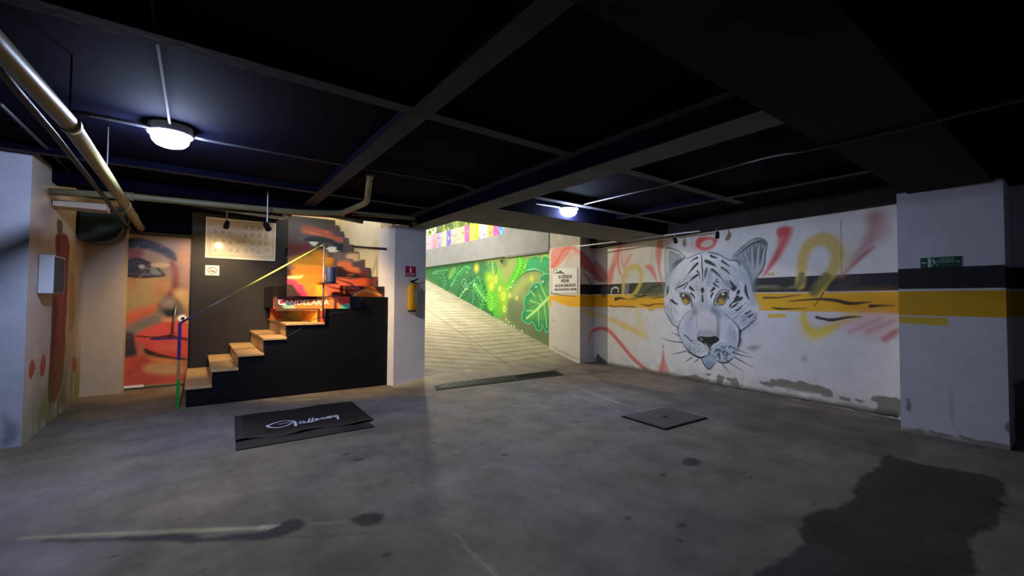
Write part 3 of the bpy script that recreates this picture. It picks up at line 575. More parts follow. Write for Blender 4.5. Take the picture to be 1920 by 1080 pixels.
c.grain(.05); p = struct(c.mesh('wall_right', M['wallpaint'], thick=.0)); p.name = 'wall_right.pillar'
RPe = Plane((6.3, .54), (6.78, .54)); c = Canvas(RPe, 0, .48, 0, 2.62, .02, (190, 190, 196)); stripes(c); c.grain(.05)
p = struct(c.mesh('wall_right', M['wallpaint'], thick=0)); p.name = 'wall_right.pillar_end'
bm = bmesh.new(); box(bm, (6.303, .543, 0), (6.9, 1.33, 2.62)); p = struct(mesh_obj('wall_right', bm, M['white'])); p.name = 'wall_right.pillar_core'

# ---- left pillar beside the ramp
def art_lp(c):
    c.rect(-9, 99, 1.27, 1.53, (240, 180, 24))
    c.poly([(1035, 470), (1060, 462), (1070, 470), (1045, 500), (1034, 500)], (232, 120, 104), .8, 3)
    c.stroke([(1034, 500), (1044, 492), (1056, 470), (1072, 464), (1086, 474)], (8, 7, 6, 8, 7), (228, 96, 84), .8, 2.5)
    c.stroke([(1060, 500), (1070, 480), (1086, 470)], (3, 9, 12), (236, 160, 148), .6, 4); c.stroke([(1034, 468), (1048, 466)], (4, 3), (226, 110, 96), .6, 2)
    c.poly([(1034, 562), (1060, 573), (1087, 578), (1087, 583), (1034, 583)], (212, 210, 204), 1, 1.5, sm=False)
    c.stroke([(1034, 549), (1045, 552), (1060, 554), (1081, 556)], (3, 2, 1.6, .8), (60, 34, 14), .95, .6)
    c.stroke([(1035, 600), (1043, 604)], (1.2, .6), (90, 90, 90), .8, .5)
    c.rect(-9, 99, 2.68, 4, (160, 156, 146)); c.stroke([(1034, 437), (1060, 435), (1087, 434)], (1, 2, 1), (90, 86, 78), .8, .6); c.stroke([(1060, 440), (1061, 448)], (1.5, 1), (60, 60, 56), .9, .5)
    c.blob((1048, 447), 6, 4, (186, 184, 176), .5, 1)
    c.stroke([(1036, 650), (1060, 662), (1087, 674)], (3, 5, 4), (170, 156, 128), .6, 3, .03, 8)
    c.grain(.05, 7)
LP = Plane((XP, 7.96), (XP, Y0P)); c = Canvas(LP, 0, LP.len, 0, 3.1, .01, (214, 210, 200)); c.scale = .011; art_lp(c)
p = struct(c.mesh('wall_right', M['wallpaint'], thick=0)); p.name = 'wall_right.ramp_pillar'
LPe = Plane((XP, Y0P), (7.43, Y0P)); c = Canvas(LPe, 0, .48, 0, 3.1, .01, (206, 204, 202)); c.scale = .010
c.rect(-9, 99, BK[0], BK[1], (34, 34, 36)); c.rect(-9, 99, 1.27, 1.53, (226, 170, 24))
c.poly([(1087, 470), (1100, 478), (1116, 500), (1118, 518), (1100, 508), (1087, 496)], (196, 66, 76), .8, 3)
c.poly([(1098, 512), (1110, 516), (1114, 534), (1108, 534)], (196, 186, 190), .9, 1.5, sm=False); c.stroke([(1093, 510), (1104, 525), (1109, 534)], (2, 3, 2), (40, 30, 40), .9, .8)
c.poly([(1087, 578), (1118, 582), (1118, 600), (1100, 590)], (222, 196, 80), .6, 4); c.stroke([(1103, 645), (1108, 625), (1118, 616)], (3, 8, 8), (222, 110, 100), .7, 2.5)
c.grain(.05); p = struct(c.mesh('wall_right', M['wallpaint'], thick=0)); p.name = 'wall_right.ramp_pillar_end'
bm = bmesh.new(); box(bm, (XP+.003, Y0P+.003, 0), (7.6, 7.955, 3.1)); p = struct(mesh_obj('wall_right', bm, M['white'])); p.name = 'wall_right.ramp_pillar_core'

# ---- green jungle mural along the ramp
GW = Plane((XG, 17.), (XG, 7.9)); c = Canvas(GW, 0, GW.len, 0, 2.7, .013, (128, 152, 92)); c.scale = .013
Gx = lambda x, y: (800+x/5.683, 470+y/5.683)
def GG(*p): return [Gx(x, y) for x, y in p]
c.poly(GG((0, 100), (560, 100), (700, 300), (760, 700), (500, 620), (200, 420), (0, 300)), (44, 118, 70), .95, 12)
c.poly(GG((860, 520), (1100, 620), (1320, 800), (1320, 1010), (1000, 880), (860, 700)), (104, 122, 88), .9, 14)
c.poly(GG((620, 250), (760, 200), (860, 330), (860, 560), (760, 700), (660, 520)), (112, 188, 44), .85, 10)
c.poly(GG((860, 100), (1000, 60), (900, 330), (800, 300)), (150, 166, 92), .8, 10)
def leaf(P, wd, col, vein, n=9, a=1., edge=None, ang=.9, vw=1.4):
    P = smooth(np.array(P, float), False, 4); N = len(P); L = []; Rr = []
    for i, p in enumerate(P):
        t = i/(N-1); d = P[min(i+1, N-1)]-P[max(i-1, 0)]; d = d/(np.hypot(*d)+1e-9); nn = np.array([-d[1], d[0]]); h = wd*math.sin(math.pi*min(1, t*.93+.07))**.7
        L.append(p+nn*h); Rr.append(p-nn*h)
    out = L+Rr[::-1]; c.poly(GG(*out), col, a, 1.2, sm=False)
    if edge: c.stroke(GG(*(out+[out[0]])), 1.3, edge, .8, .8, sm=False)
    for k in range(1, n):
        i = int(k*(N-1)/n); d = P[min(i+1, N-1)]-P[max(i-1, 0)]; d = d/(np.hypot(*d)+1e-9)
        for e in (L[i], Rr[i]): c.stroke(GG(P[i], e+d*wd*ang*.6), (vw*1.1, vw*.5), vein, .75, .7)
    c.stroke(GG(*P[::2]), (vw*1.8, vw), vein, .95, .8)
leaf([(150, 420), (200, 330), (150, 190)], 70, (30, 110, 66), (98, 178, 112)); leaf([(60, 250), (110, 220), (230, 200)], 34, (34, 120, 70), (110, 190, 120))
leaf([(260, 380), (330, 250), (410, 170), (470, 190)], 44, (28, 128, 74), (120, 206, 110)); leaf([(240, 300), (270, 230), (300, 180)], 34, (64, 140, 62), (150, 200, 90))
leaf([(350, 500), (430, 380), (560, 270)], 60, (26, 104, 66), (120, 210, 130)); leaf([(560, 640), (600, 500), (560, 280)], 62, (30, 120, 58), (116, 200, 90), 11)
leaf([(500, 340), (560, 440), (640, 540)], 40, (40, 150, 70), (170, 240, 130)); leaf([(470, 600), (500, 500), (490, 420)], 34, (26, 96, 66), (110, 190, 130)); leaf([(680, 640), (700, 540), (660, 420)], 58, (84, 190, 40), (160, 228, 90), 11)
leaf([(700, 110), (705, 190), (722, 270)], 50, (28, 122, 66), (176, 236, 130), 7, ang=-.6)
for t in range(9): c.stroke(GG((780, 108), (780+90*math.cos(.9-t*.2), 108+90*math.sin(.9-t*.2)+10)), (1.6, .6), (26, 52, 30), .9, .6)
for t in range(8): c.stroke(GG((625, 125), (625-70*math.cos(.9-t*.2), 125+70*math.sin(1.1-t*.2))), (1.4, .6), (40, 110, 44), .8, .6)
leaf([(860, 420), (930, 300), (1030, 180), (1120, 110), (1200, 70)], 46, (66, 190, 36), (186, 244, 96), 12, ang=1.1)
leaf([(980, 60), (1000, 150), (940, 280), (880, 380)], 46, (60, 180, 34), (150, 230, 70), 12)
c.poly(GG((1060, 215), (1080, 110), (1160, 60), (1230, 90), (1250, 55), (1310, 80), (1318, 150), (1240, 240), (1150, 205)), (30, 158, 96), 1, 1.2)
c.stroke(GG((1070, 210), (1150, 195), (1230, 225), (1250, 240)), 2, (150, 236, 196), .9, .8); c.stroke(GG((1215, 110), (1235, 60), (1280, 55), (1312, 90), (1312, 160)), 3, (150, 226, 90), .9, 1.2)
for k in range(9): c.stroke(GG((1080+k*26, 110-10*math.sin(k*.5)), (1090+k*22, 200)), (1.6, .8), (120, 226, 150), .6, .8)
c.stroke(GG((930, 350), (1000, 270), (1080, 225), (1180, 215), (1240, 235)), (1.5, 2.5, 1.5), (30, 70, 60), .8, .8)
c.stroke(GG((930, 460), (980, 400), (1030, 340), (1110, 300), (1180, 270)), (14, 18, 14, 12, 8), (178, 206, 60), .65, 9)
c.poly(GG((940, 350), (1040, 270), (1180, 250), (1190, 330), (1060, 380), (1040, 470), (900, 480)), (150, 158, 120), .35, 6)
# monstera
c.poly(GG((1320, 250), (1250, 250), (1205, 300), (1230, 340), (1160, 345), (1100, 400), (1095, 450), (1050, 490), (1035, 560), (1040, 610), (1015, 680), (1020, 740), (1090, 780), (1130, 760), (1170, 840), (1215, 850), (1230, 780), (1270, 870), (1320, 830)), (36, 150, 92), 1, 1.5)
c.poly(GG((1320, 350), (1240, 400), (1190, 430), (1090, 540), (1100, 640), (1060, 720), (1180, 740), (1320, 700)), (96, 176, 92), .7, 6)
c.stroke(GG((1060, 725), (1150, 650), (1230, 570), (1320, 480)), (3, 5, 6, 5), (196, 248, 150), .95, 1.2)
for P in (((1215, 575), (1100, 530)), ((1160, 640), (1060, 640)), ((1240, 560), (1180, 430)), ((1280, 520), (1210, 350)), ((1190, 620), (1195, 800)), ((1250, 570), (1280, 820)), ((1290, 510), (1310, 640)), ((1150, 480), (1110, 430))): c.stroke(GG(*P), (3, 2), (170, 236, 140), .9, .9)
for P in (((1180, 560), (1060, 590)), ((1260, 700), (1240, 860)), ((1170, 700), (1130, 760)), ((1230, 470), (1110, 400)), ((1300, 400), (1220, 300))): c.stroke(GG(*P), (2, 4), (92, 116, 78), .9, 1)
c.stroke(GG((1320, 250), (1250, 250), (1205, 300), (1230, 340), (1160, 345), (1100, 400), (1095, 450), (1050, 490), (1035, 560), (1040, 610), (1015, 680), (1020, 740), (1090, 780), (1130, 760), (1170, 840), (1215, 850), (1230, 780), (1270, 870), (1320, 830)), 1.6, (110, 226, 180), .9, .8)
# glows, bubbles and grasses
for x, y, r, col in ((530, 185, 9, (232, 226, 60)), (690, 380, 8, (240, 240, 90)), (660, 290, 5, (210, 220, 80)), (780, 405, 5, (236, 240, 120)), (885, 480, 5, (226, 240, 120)), (960, 505, 4, (230, 240, 150)), (1120, 300, 6, (210, 226, 80)), (700, 300, 14, (190, 200, 60)), (820, 480, 14, (190, 214, 50)), (830, 615, 9, (160, 214, 60))):
    c.blob(Gx(x, y), r, r, col, .75, 1.)
for x, y, r in ((740, 310, 4.5), (818, 485, 5.5), (828, 620, 4)): c.ring(Gx(x, y), r, r*1.5, 2, (238, 244, 130), .95)
for x, y in ((262, 370), (405, 350), (500, 372), (415, 400), (430, 232), (530, 180), (920, 325), (900, 388), (845, 735), (875, 760), (905, 800), (935, 805), (1015, 855), (1240, 330), (1165, 385)): c.blob(Gx(x, y), 2, 2, (226, 246, 236), .95, .5)
for t in range(9): c.stroke(GG((705, 690), (705+100*math.cos(-1.35+t*.22), 690+95*math.sin(-1.35+t*.22))), (2, .8), (70, 200, 60), .85, .8)
c.blob(Gx(700, 690), 5, 3, (20, 50, 26), .9, .7); c.stroke(GG((370, 340), (400, 300), (430, 350), (390, 380), (370, 340)), 1.4, (150, 220, 170), .8, .7)
c.stroke(GG((355, 490), (400, 430), (440, 400)), (2, 3), (170, 220, 140), .9, .8); c.stroke(GG((235, 180), (232, 300), (236, 420)), 1.2, (40, 90, 50), .7, .8, sm=False)
for _ in range(60):
    x = rng.uniform(60, 700); y = rng.uniform(150, 620); c.stroke(GG((x, y), (x+rng.uniform(-20, 20), y+rng.uniform(14, 40))), (1, 1.6, .5), rng.choice([(24, 92, 56), (70, 160, 80), (40, 130, 70)]), .55, .7)
c.rect(0, 1.2, 0, 2.7, (110, 120, 116), .8)
struct(c.mesh('wall_right', M['wallpaint'], thick=.15)).name = 'wall_right.ramp'
bm = bmesh.new(); box(bm, (XP-.02, 7.96, 2.63), (XG+.35, 17, 3.27)); p = struct(mesh_obj('wall_right', bm, M['grey'])); p.name = 'wall_right.parapet'
bm = bmesh.new(); box(bm, (XP, 7.956, 2.6), (XG+.35, 9.85, 4.6)); p = struct(mesh_obj('wall_right', bm, M['grey'])); p.name = 'wall_right.parapet_high'
# unseen side wall of the ramp, added to block light
bm = bmesh.new(); box(bm, (2.85, 7.3, 0), (3.1, 17, 5.2)); p = struct(mesh_obj('wall_left', bm, M['cream'])); p.name = 'wall_left.ramp'
bm = bmesh.new(); box(bm, (2.9, 16.6, 2.2), (XG+.3, 16.8, 3.4)); p = struct(mesh_obj('wall_back', bm, M['grey'])); p.name = 'wall_back.ramp'

# ---- column with the extinguisher
CY = 6.80
bm = bmesh.new(); prism(bm, [(2.60, CY), (3.145, CY), (3.145, 7.4), (2.545, 7.4), (2.545, 6.96)], 0, 2.62)
column = struct(mesh_obj('wall_back', bm, M['white'])); column.name = 'wall_back.column'
# ---- back wall (dark), alcove walls, side walls
YB = 8.8
bm = bmesh.new(); box(bm, (-.09, YB, 0), (1.33, YB+.2, 5)); struct(mesh_obj('wall_back', bm, M['dark']))
bm = bmesh.new(); box(bm, (-1.4, YB, 2.4), (-.085, YB+.2, 3)); p = struct(mesh_obj('wall_back', bm, M['slab'])); p.name = 'wall_back.lintel'
bm = bmesh.new(); box(bm, (-1.4, 8.5, 0), (-.86, 9.0, 3)); p = struct(mesh_obj('wall_left', bm, M['cream'])); p.name = 'wall_left.alcove_return'
bm = bmesh.new(); box(bm, (-1.2, 9.3, 0), (.2, 9.4, 3)); p = struct(mesh_obj('wall_back', bm, M['dark'])); p.name = 'wall_back.behind_door'
AL = Plane((-1.3, 6.02), (-1.3, 8.5)); c = Canvas(AL, 0, AL.len, 0, 3, .012, (176, 164, 148)); c.scale = .012
for P in ([(104, 445), (112, 441), (128, 446), (130, 500), (126, 560), (122, 640), (118, 700), (108, 745), (92, 752), (90, 735), (96, 640), (98, 560), (104, 490)],): c.poly(P, (116, 22, 28), .92, 1.5, .05, 7)
for P in ([(104, 560), (98, 600), (92, 700), (90, 748), (98, 748), (104, 640), (108, 570)], [(106, 445), (113, 442), (112, 480), (105, 482)]): c.poly(P, (70, 12, 20), .85, 2, .02, 9)
for P in ([(118, 470), (124, 480), (120, 560), (114, 640), (108, 640), (112, 560)],): c.poly(P, (160, 48, 46), .6, 3, .03, 12)
c.poly([(130, 470), (142, 480), (144, 540), (136, 640), (128, 700), (124, 640)], (200, 170, 80), .7, 4, .03, 7)
c.poly([(130, 520), (140, 520), (140, 600), (130, 620)], (168, 110, 70), .7, 4, .02, 7)
for P in ([(54, 700), (56, 680), (62, 674), (66, 690), (58, 712)], [(76, 706), (76, 680), (82, 664), (86, 680), (82, 702)], [(134, 690), (138, 668), (144, 680), (142, 700)]): c.poly(P, (168, 34, 36), .9, 1.2, .015, 12)
c.poly([(107, 415), (112, 412), (117, 418), (116, 438), (108, 436)], (60, 60, 44), .9, 1)
for x, y in ((124, 585), (108, 588), (106, 645), (103, 706)): c.blob((x, y), 3, 3, (60, 16, 22), .9, .7)
mo = np.clip(1.25-c.T/.7, 0, 1)*np.clip(.75+3.2*fbm(c.S*9, c.T*3, 93, 4), 0, 1)*np.clip(.2+c.s[None, :]/1.0, 0, 1); c.C = c.C*(1-.85*mo[..., None])+lin((98, 112, 22))*.85*mo[..., None]
c.stroke([(48, 700), (46, 760), (44, 820)], (3, 8, 10), (150, 150, 110), .5, 6)
c.grain(.06); struct(c.mesh('wall_left', M['wallpaint'], thick=.0)).name = 'wall_left.alcove'
FL = Plane((-4.5, 6.02), (-1.3, 6.02)); c = Canvas(FL, 0, FL.len, 0, 3, .02, (176, 178, 186)); c.scale = .01
c.poly([(0, 835), (0, 780), (12, 790), (26, 800), (30, 822), (20, 835)], (112, 116, 132), .75, 4, .05, 7); c.grain(.06)
struct(c.mesh('wall_left', M['wallpaint'], thick=0)).name = 'wall_left.front'
bm = bmesh.new(); box(bm, (-4.5, 6.023, 0), (-1.303, 9.0, 3)); p = struct(mesh_obj('wall_left', bm, M['white'])); p.name = 'wall_left.core'
for nm, a, b in (('wall_left', (-5.2, -6, 0), (-4.5, 6.1, 3)), ('wall_front', (-5, -6, 0), (7.5, -5.6, 3)), ('wall_right', (6.6, -5.8, 0), (6.8, -3.1, 3))):
    bm = bmesh.new(); box(bm, a, b); struct(mesh_obj(nm, bm, M['back']))

# ---- stairwell beyond the mural stair
c = Canvas(Plane((2.56, 7.38), (2.56, 11.2)), 0, 3.82, 0, 5, .03, (214, 196, 158)); c.scale = .012
c.poly([(640, 400), (727, 400), (727, 440), (690, 460), (655, 462), (640, 440)], (226, 214, 190), .8, 1.5, sm=False); c.grain(.04)
struct(c.mesh('wall_right', M['wallpaint'], thick=.2)).name = 'wall_right.stairwell'
bm = bmesh.new(); box(bm, (1.1, 11.2, 0), (2.9, 11.4, 5)); p = struct(mesh_obj('wall_back', bm, M['cream'])); p.name = 'wall_back.stairwell'
bm = bmesh.new(); box(bm, (1.13, 9.0, 0), (1.33, 11.3, 5)); p = struct(mesh_obj('wall_left', bm, M['dark'])); p.name = 'wall_left.stairwell'
bm = bmesh.new(); box(bm, (1.0, 7.05, 4.6), (3.2, 11.4, 4.8)); p = struct(mesh_obj('ceiling', bm, M['cream'])); p.name = 'ceiling.stairwell'

# ---- ceiling: slab, ribs and beams
SZ = 2.82
for nm, a, b in (('ceiling', (-5.2, -6, SZ), (8, 5.6, SZ+.2)), ('ceiling', (-5.2, 5.6, SZ), (3.0, 7.0, SZ+.2)), ('ceiling', (-4.6, 7.0, SZ), (1.15, 9.4, SZ+.2)), ('ceiling', (3.0, 5.7, 3.65), (8, 10.3, 3.85))):  # last slab is unseen, added over the ramp to tune the light
    struct(boxo(nm, a, b, M['slab']))
RB = 2.75
def rib(a, b, mat='rib'):      # painted navy on the sides, bare concrete underneath
    o = struct(boxo('ceiling', a, b, [M['slab'], M[mat]])); o.name = 'ceiling.rib'
    for p in o.data.polygons: p.material_index = 1 if p.normal.z < -.5 else 0
    return o
rib((1.20, 1.23, RB), (1.36, 6.7, SZ)); rib((2.72, 1.23, RB), (2.83, 6.7, SZ)); rib((5.5, 1.23, RB), (5.61, 5.3, SZ)); 
rib((-4.5, 2.83, RB+.001), (2.9, 2.95, SZ)); rib((3.15, 2.83, RB+.001), (6.0, 2.95, SZ)); rib((-4.5, 5.83, RB+.002), (2.8, 5.92, SZ)); rib((3.15, 4.30, RB+.002), (7.0, 4.41, SZ))
rib((-4.5, -2.6, RB), (6.6, -2.45, SZ)); rib((-2.6, -5.6, RB), (-2.45, 6.02, SZ))
o = rib((2.83, 1.23, 2.60), (3.16, 6.78, SZ-.002), 'beam'); o.name = 'ceiling.wide_beam'
o = rib((-4.5, .60, 2.601), (6.8, 1.232, SZ-.001), 'beamdark'); o.name = 'ceiling.cross_beam'
o = rib((3.159, 4.66, 2.602), (8, 5.77, SZ+.9), 'beam'); o.name = 'ceiling.ramp_beam'
o = struct(boxo('ceiling', (2.84, 5.6, SZ), (3.16, 10.3, 3.9), M['beam'])); o.name = 'ceiling.ramp_edge'
o = rib((-1.35, 6.72, 2.66), (3.16, 6.95, SZ-.003), 'slab'); o.name = 'ceiling.stair_beam'
bm = bmesh.new(); prism(bm, [(6.98, 5.25), (6.62, 1.2), (7.2, 1.2), (7.6, 5.25)], 2.605, SZ); o = struct(mesh_obj('ceiling', bm, M['beamdark'])); o.name = 'ceiling.wall_beam'
bm = bmesh.new(); prism(bm, [(6.98, 5.7), (6.98, 5.2), (7.6, 5.2), (7.6, 7.0), (7.3, 7.0)], 2.605, 3.2); o = struct(mesh_obj('ceiling', bm, M['beamdark'])); o.name = 'ceiling.wall_beam_end'
o = rib((6.55, -5.6, 2.61), (7, .6, SZ), 'beamdark'); o.name = 'ceiling.wall_beam_near'

# ================================================================== THINGS
# ---- ceiling lamps
LZ = 2.755
def ceiling_lamp(u, v, label):
    p = pz(u, v, LZ); r = thing('ceiling_lamp', label, 'lamp', (p[0], p[1], LZ), 'round ceiling lamps')
    bm = bmesh.new(); lathe(bm, [(.10, .064), (.15, .062), (.156, .0), (.15, -.008), (.135, -.008)], p*[1, 1, 0]+[0, 0, LZ]); own(mesh_obj('housing', bm, M['lampw'], shade=False), r)
    bm = bmesh.new(); lathe(bm, [(.128, -.004), (.130, -.03), (.122, -.062), (.10, -.088), (.06, -.104), (.02, -.110), (.005, -.1105)], p*[1, 1, 0]+[0, 0, LZ]); own(mesh_obj('diffuser', bm, M['lamp'], shade=True), r)
    return p
LA = ceiling_lamp(320, 252, 'bright round white ceiling lamp on the left, near the long yellow pipe')
LB = ceiling_lamp(1065, 392, 'bright round white ceiling lamp at the ramp entrance, near the painted wall')

def fill_lamp(name, label, x, y, z, e, col):
    r = thing(name, label, 'lamp', (x, y, z))
    bm = bmesh.new(); lathe(bm, [(.10, .05), (.15, .045), (.15, .0), (.13, -.02), (.01, -.03)], (x, y, z)); own(mesh_obj('housing', bm, M['lampw']), r)
    l = bpy.data.lights.new('lamp_glow', 'POINT'); l.energy = e; l.color = col; l.shadow_soft_size = .1; o = bpy.data.objects.new('lamp_glow', l); COL.objects.link(o); o.location = (x, y, z-.15); own(o, r)
fill_lamp('ceiling_lamp', 'added weak fill lamp under the ceiling, unseen behind the viewpoint', 3.2, -3.6, 2.77, 9, LAMP_COLOR)  # unseen lamp added to brighten the end of the right pillar

# ---- pipes under the ceiling
r = thing('drain_pipe', 'thick cream-yellow drain pipe running along the ceiling at the far left', 'pipe', (-.63, 2, 2.4))
P = [px(-330, -318, -.62)*[1, 1, 0]+[0, 0, 2.42]]
P = [pz(0, 90, 2.42), pz(130, 232, 2.41), pz(200, 332, 2.40), px(264, 428, -.69)]
P = [P[0]+(P[0]-P[1])*1.6]+P
own(tubeo('pipe_run', P, .046, M['yellow'], seg=20), r)
for q, q2 in ((P[2], P[3]), (P[3]*.35+P[4]*.65, P[4]), (P[3]*.6+P[4]*.4, P[4])):
    d = (q2-q)/np.linalg.norm(q2-q); own(tubeo('pipe_collar', [q-d*.035, q+d*.035], .053, M['yellow'], seg=20), r)
for q in (P[2], P[3]):
    bm = bmesh.new(); tube(bm, [q+[0, 0, .045], (q[0], q[1], 2.82)], .005, 6); own(mesh_obj('hanger', bm, M['darkpipe']), r)
tag(tubeo('water_pipe', [pz(0, 132, 2.42)*2-pz(100, 250, 2.40), pz(0, 132, 2.42), pz(100, 250, 2.40), pz(175, 345, 2.38), px(247, 432, -.80)], .018, M['darkpipe']), 'thin grey pipe running alongside the thick yellow drain pipe', 'pipe')
tag(tubeo('water_pipe', [pz(0, 195, 2.8), pz(100, 290, 2.8), pz(150, 342, 2.8)], .014, M['darkpipe']), 'thinnest dark pipe left of the yellow drain pipe, fading into the dark ceiling', 'pipe')
a = [py(92, 359, 6.5), py(240, 368, 6.5), py(430, 386, 6.5), py(560, 398, 6.5), py(640, 400, 6.5)]
r = thing('drain_pipe', 'long beige horizontal pipe above the stairs, bending up into the ceiling', 'pipe', tuple(a[2]))
e1 = pz(688, 380, 2.66); e2 = pz(692, 345, 2.76); e3 = pz(694, 326, 2.79)
own(tubeo('pipe_run', a+[e1, e2, e3], .038, M['beige'], seg=16, rd=.12), r)
for q, q2 in ((a[1], a[2]), (a[4], a[3]), (e3, e2)):
    d = (q2-q)/np.linalg.norm(q2-q); own(tubeo('pipe_collar', [q-d*.04, q+d*.05], .047, M['beige'], seg=16), r)
a = [py(560, 400, 6.62), py(620, 404, 6.62), py(680, 416, 6.62), py(700, 409, 6.62)]
tag(tubeo('drain_pipe', [py(470, 391, 6.62)]+a[:2]+[a[2]], .032, M['beige'], seg=14), 'short beige pipe sagging below the long one, above the mural stair', 'pipe')
tag(tubeo('drain_pipe', [py(660, 400, 6.55), py(730, 405, 6.55), py(788, 411, 6.55), py(775, 419, 6.4)], .034, M['beige'], seg=14), 'beige pipe ending in an elbow above the white column with the extinguisher', 'pipe')
tag(tubeo('drain_pipe', [py(330, 378, 6.64), py(440, 396, 6.64), py(535, 410, 6.64), py(545, 402, 6.6)], .026, M['beige'], seg=14), 'lowest beige pipe end, just above the lit white poster', 'pipe')

# ---- conduits
def conduit(pts, label, r=.013, mat='conduit', name='conduit', rd=.1): return tag(tubeo(name, pts, r, M[mat], seg=8, rd=rd), label, 'conduit')
conduit([(LA[0], 1.24, 2.79), (LA[0], 2.6, 2.79), (LA[0], LA[1]-.17, 2.79)], 'thin grey conduit running straight from the camera side to the left lamp', .009, 'beamdark')
conduit([pz(135, 209, 2.76), pz(200, 221, 2.76), pz(290, 240, 2.76), (LA[0]-.16, LA[1]-.0, 2.77)], 'grey conduit reaching the left lamp from the yellow pipe side', .016)
conduit([(LA[0]+.16, LA[1]+.0, 2.77), pz(385, 262, 2.76), pz(640, 308, 2.76), pz(870, 347, 2.76), pz(905, 358, 2.76), pz(960, 376, 2.76), (LB[0]-.16, LB[1], 2.76)], 'long grey conduit linking the two round ceiling lamps', .014)
conduit([pz(872, 350, 2.76), pz(930, 374, 2.76), pz(1000, 383, 2.76), (LB[0]-.16, LB[1]+.05, 2.77)], 'second slack cable sagging beside the conduit left of the right lamp', .009, name='cable')
conduit([(LB[0]+.0, LB[1]-.16, 2.77), pz(1250, 347, 2.73), pz(1400, 305, 2.70), pz(1460, 290, 2.64), pz(1500, 285, 2.59), pz(1700, 240, 2.585), pz(1920, 185, 2.585), (3.88, -2, 2.6)], 'grey conduit from the right lamp sweeping to the upper right corner', .012)
conduit([pz(222, 340, 2.76), pz(400, 362, 2.76), pz(609, 390, 2.76)], 'faint thin conduit behind the left lamp, above the poster wall', .010)
conduit([(6.92, 6.95, 2.63), (6.92, 6.0, 2.62), (6.80, 4.2, 2.59), (6.78, 3.95, 2.58)], 'pale thin track rail along the top of the painted wall', .013, 'lampw', 'track_rail')

# ---- spotlights
def spot(pos, aim, label, group, on=True, rr=.038, mount=None):
    pos = Vector(pos); d = (Vector(aim)-pos).normalized(); r = thing('spotlight', label, 'spotlight', pos, group)
    bm = bmesh.new(); tube(bm, [pos-d*.06, pos-d*.03, pos+d*.05], [rr*.7, rr, rr], 20); own(mesh_obj('lamp_head', bm, M['blackm'], shade=False), r)
    if mount is None: mount = (pos.x, pos.y, 2.66)
    bm = bmesh.new(); tube(bm, [pos, mount], .009, 8); own(mesh_obj('stem', bm, M['steel']), r)
    if on:
        bm = bmesh.new(); tube(bm, [pos+d*.0495, pos+d*.053], rr*.8, 20); own(mesh_obj('lamp_face', bm, M['warm']), r)
        l = bpy.data.lights.new('spot_beam', 'SPOT'); l.energy = SPOT_W*on; l.color = (1, .70, .36); l.spot_size = 1.7; l.spot_blend = .8; l.shadow_soft_size = .03
        lo = bpy.data.objects.new('spot_beam', l); COL.objects.link(lo); lo.location = pos+d*.07; lo.rotation_euler = d.to_track_quat('-Z', 'Y').to_euler(); own(lo, r)
    else:
        bm = bmesh.new(); tube(bm, [pos+d*.0495, pos+d*.053], rr*.8, 20); own(mesh_obj('lamp_face', bm, M['lampw']), r)
s1 = py(425, 422, 7.5); s2 = py(501, 425, 6.35)
spot(s1, (.1, 8.8, 1.2), 'left black spotlight seen against the lit white poster', 'spotlights in front of the poster', 1.0, mount=(s1[0], s1[1], SZ))
spot(s2, (1.5, 7.3, 1.25), 'right black spotlight seen against the lit white poster', 'spotlights in front of the poster', 1.9, mount=(s2[0], s2[1], SZ))
t1 = px(1266, 451, 6.88); t2 = px(1345, 441, 6.86)
spot(t1, t1+np.array([.3, -.2, -.9]), "small black spotlight above the painted cat's left ear, switched off", 'spotlights over the cat mural', 0, .034, mount=(6.86, t1[1], 2.6))
spot(t2, t2+np.array([.5, .3, -.6]), 'small black spotlight beside the painted red ring, switched off', 'spotlights over the cat mural', 0, .034, mount=(6.84, t2[1], 2.6))
# lamp at the alcove ceiling above the painted door, and lamp up the stairwell
r = thing('ceiling_lamp', 'warm lamp above the painted door in the alcove', 'lamp', (-.45, 7.6, 2.9))
bm = bmesh.new(); lathe(bm, [(.06, .04), (.08, .0), (.07, -.02), (.01, -.025)], (-.45, 7.6, 2.9)); own(mesh_obj('housing', bm, M['lampw']), r)
def point(name, loc, e, col, rad, root=None):
    l = bpy.data.lights.new(name, 'POINT'); l.energy = e; l.color = col; l.shadow_soft_size = rad; o = bpy.data.objects.new(name, l); COL.objects.link(o); o.location = loc
    if root: own(o, root)
point('lamp_glow', (-.45, 7.6, 2.84), ALCOVE_W, (1, .74, .42), .06, r)
r = thing('stairwell_lamp', 'warm lamp high in the stairwell above the mural stair', 'lamp', (1.9, 10.6, 4.55))
bm = bmesh.new(); lathe(bm, [(.06, .04), (.08, .0), (.07, -.02), (.01, -.025)], (1.9, 10.6, 4.55)); own(mesh_obj('housing', bm, M['lampw']), r)
point('lamp_glow', (1.9, 10.6, 4.45), STAIR_W, (1, .86, .62), .08, r)

r = thing('ramp_lamp', 'warm white lamp under the added high slab over the ramp', 'lamp', (4.4, 9.7, 3.6))
bm = bmesh.new(); lathe(bm, [(.10, .05), (.12, .0), (.10, -.02), (.01, -.025)], (4.4, 9.7, 3.6)); own(mesh_obj('housing', bm, M['lampw']), r)
point('lamp_glow', (4.4, 9.7, 3.5), RAMP_W, (1, .92, .74), .04, r)

# ---- staircase
YS = 6.93
st = thing('staircase', 'black-sided staircase with tan treads turning up into a mural-painted flight', 'staircase', (1.2, YS, 0))
XS = [-.08, .19, .48, .78, 1.06, 1.56]; ZS = [.26, .46, .64, .85, 1.05]
